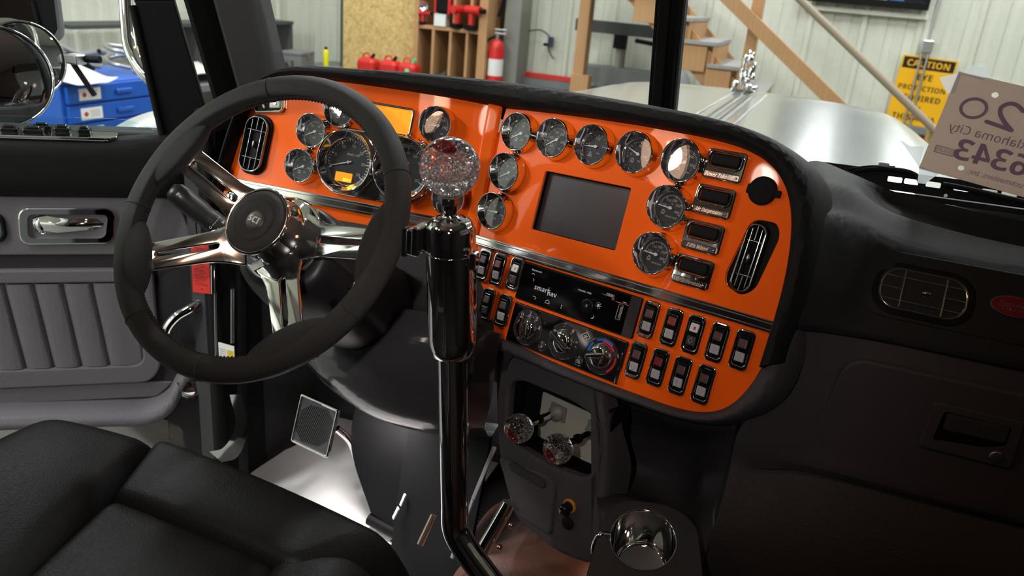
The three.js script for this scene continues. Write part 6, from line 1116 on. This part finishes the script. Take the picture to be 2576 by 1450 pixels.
// ---- driver's seat
{
  const s = thing('driver_seat', 'black leather driver seat cushion with raised side bolsters', 'seat', null, T(0, 0, 0));
  const bil = (q, u, v) => { const f = (i) => (q[0][i] * (1 - u) + q[1][i] * u) * (1 - v) + (q[3][i] * (1 - u) + q[2][i] * u) * v; return [f(0), f(1), f(2)]; };
  // quad corners: front-left, front-right, back-right, back-left; drop = how far each side rolls down [left, right, front, back]
  function pillow(q, puff, drop, width) {
    const n = 40, pos = [], uv = [], idx = [];
    const roll = (d, w, h) => (d >= w ? 0 : h * (1 - Math.sqrt(Math.max(0, 1 - (1 - d / w) ** 2))));
    for (let j = 0; j <= n; j++) for (let i = 0; i <= n; i++) {
      const u = 0.5 - 0.5 * Math.cos(Math.PI * i / n), v = 0.5 - 0.5 * Math.cos(Math.PI * j / n), p = bil(q, u, v);
      const wu = Math.hypot(q[1][0] - q[0][0], q[1][2] - q[0][2]), wv = Math.hypot(q[3][0] - q[0][0], q[3][2] - q[0][2]);
      p[1] += puff * Math.sin(Math.PI * u) ** 0.7 * Math.sin(Math.PI * v) ** 0.7 - Math.max(roll(u * wu, width[0], drop[0]), 0) - roll((1 - u) * wu, width[1], drop[1]) - roll(v * wv, width[2], drop[2]) - roll((1 - v) * wv, width[3], drop[3]);
      pos.push(...p); uv.push(p[0], p[2]);
    }
    for (let j = 0; j < n; j++) for (let i = 0; i < n; i++) { const a = j * (n + 1) + i; idx.push(a, a + 1, a + n + 1, a + 1, a + n + 2, a + n + 1); }
    const g = new THREE.BufferGeometry(); g.setAttribute('position', new THREE.Float32BufferAttribute(pos, 3)); g.setAttribute('uv', new THREE.Float32BufferAttribute(uv, 2)); g.setIndex(idx); g.computeVertexNormals(); return g;
  }
  mesh('left_bolster', pillow([[-0.955, 1.845, -0.70], [-0.727, 1.855, -0.722], [-0.600, 1.875, -0.36], [-0.90, 1.885, -0.30]], 0.022, [0.16, 0.030, 0.10, 0.02], [0.10, 0.030, 0.07, 0.05]), M.leather, s);
  mesh('thigh_pad', pillow([[-0.737, 1.855, -0.735], [-0.300, 1.848, -0.690], [-0.395, 1.860, -0.563], [-0.668, 1.862, -0.572]], 0.012, [0.016, 0.10, 0.16, 0.016], [0.02, 0.06, 0.06, 0.02]), M.leather, s);
  mesh('centre_pad', pillow([[-0.670, 1.860, -0.577], [-0.436, 1.858, -0.570], [-0.41, 1.860, -0.30], [-0.60, 1.872, -0.30]], 0.006, [0.014, 0.012, 0.020, 0.01], [0.02, 0.02, 0.030, 0.03]), M.leather, s);
  mesh('right_bolster', pillow([[-0.440, 1.857, -0.580], [-0.322, 1.848, -0.635], [-0.29, 1.858, -0.30], [-0.415, 1.862, -0.30]], 0.004, [0.012, 0.14, 0.002, 0.01], [0.02, 0.07, 0.02, 0.03]), M.leather, s);
  mesh('cushion_side', thicken(loft([[[-0.94, 1.79, -0.64], [-0.85, 1.79, -0.70], [-0.735, 1.77, -0.730], [-0.50, 1.76, -0.715], [-0.33, 1.76, -0.675], [-0.31, 1.77, -0.55], [-0.29, 1.78, -0.30]], [[-0.93, 1.72, -0.62], [-0.84, 1.72, -0.68], [-0.73, 1.70, -0.71], [-0.50, 1.69, -0.70], [-0.34, 1.69, -0.655], [-0.315, 1.70, -0.54], [-0.30, 1.70, -0.30]]], 40, 6, true), 0.006), M.leather, s);
  mesh('seat_base', bx(-0.63, 1.57, -0.40, 0.46, 0.34, 0.44, 0.03), M.black, s);
}
// ================================================================ lamps in the cab
{
  const lamp = (name, label, m4, r, power, rgb, glow) => {
    const o = thing(name, label, 'lamp', null, m4);
    mesh('bezel', lathe([[r, 0.0], [r * 1.25, 0.002], [r * 1.22, 0.012], [r, 0.014]]), M.chrome, o);
    mesh('lamp_lens', lathe([[0, 0.016], [r * 0.6, 0.014], [r, 0.006]]), new THREE.MeshStandardMaterial({ color: 0xffffff, emissive: new THREE.Color().setRGB(...rgb), emissiveIntensity: glow }), o);
    const l = new THREE.SpotLight(new THREE.Color().setRGB(...rgb), power, 0, 1.35, 0.8, 2); l.position.set(0, 0, 0.02); l.target.position.set(0, 0, 1); l.castShadow = true; l.shadow.radius = 2; o.add(l, l.target);
  };
  lamp('reading_lamp', 'warm round reading lamp on the wall behind the driver door', T(-1.012, 2.655, -0.375, 0, Math.PI / 2, 0), 0.09, LIGHT.reading, [1, 0.62, 0.42], 7);
  lamp('dome_lamp', 'warm round dome lamp in the cab roof', T(-0.10, 2.967, -0.15, Math.PI / 2, 0, 0), 0.07, LIGHT.dome, [1, 0.56, 0.32], 8);
  lamp('courtesy_lamp', 'small pale lamp high on the wall behind the driver door', T(-1.012, 2.80, 0.0, 0, Math.PI / 2, 0), 0.05, 0.15, [1, 0.88, 0.72], 14);
  lamp('footwell_lamp', 'small white lamp under the steering column lighting the paper mat', T(-0.655, 1.765, -1.09, Math.PI / 2 + 0.15, 0.35, 0), 0.014, 0.62, [1, 0.93, 0.92], 8);
  lamp('footwell_lamp', 'small warm lamp tucked under the console lighting the tunnel cover', T(-0.165, 1.655, -1.0, Math.PI / 2, 0, 0), 0.009, 0.012, [1, 0.66, 0.48], 5);
  const f = thing('camera_flash', 'small flash head beside the lens', 'flash', null, T(-0.135, 2.515, 0.045, -0.30, 0.45, 0));
  mesh('body', box(0.03, 0.02, 0.02, 0.003).translate(0, 0, 0.018), M.black, f);
  mesh('flash_lens', box(0.024, 0.014, 0.003, 0.001).translate(0, 0, 0.0065), new THREE.MeshStandardMaterial({ color: 0xffffff, emissive: 0xffffff, emissiveIntensity: 6 }), f);
  const l = new THREE.SpotLight(0xfff8f2, LIGHT.flash, 0, 0.86, 0.85, 2); l.position.set(0, 0, 0.002); l.target.position.set(0, 0, -1); l.castShadow = true; l.shadow.radius = 0.6; f.add(l, l.target);
}
renderer.render(scene, camera);
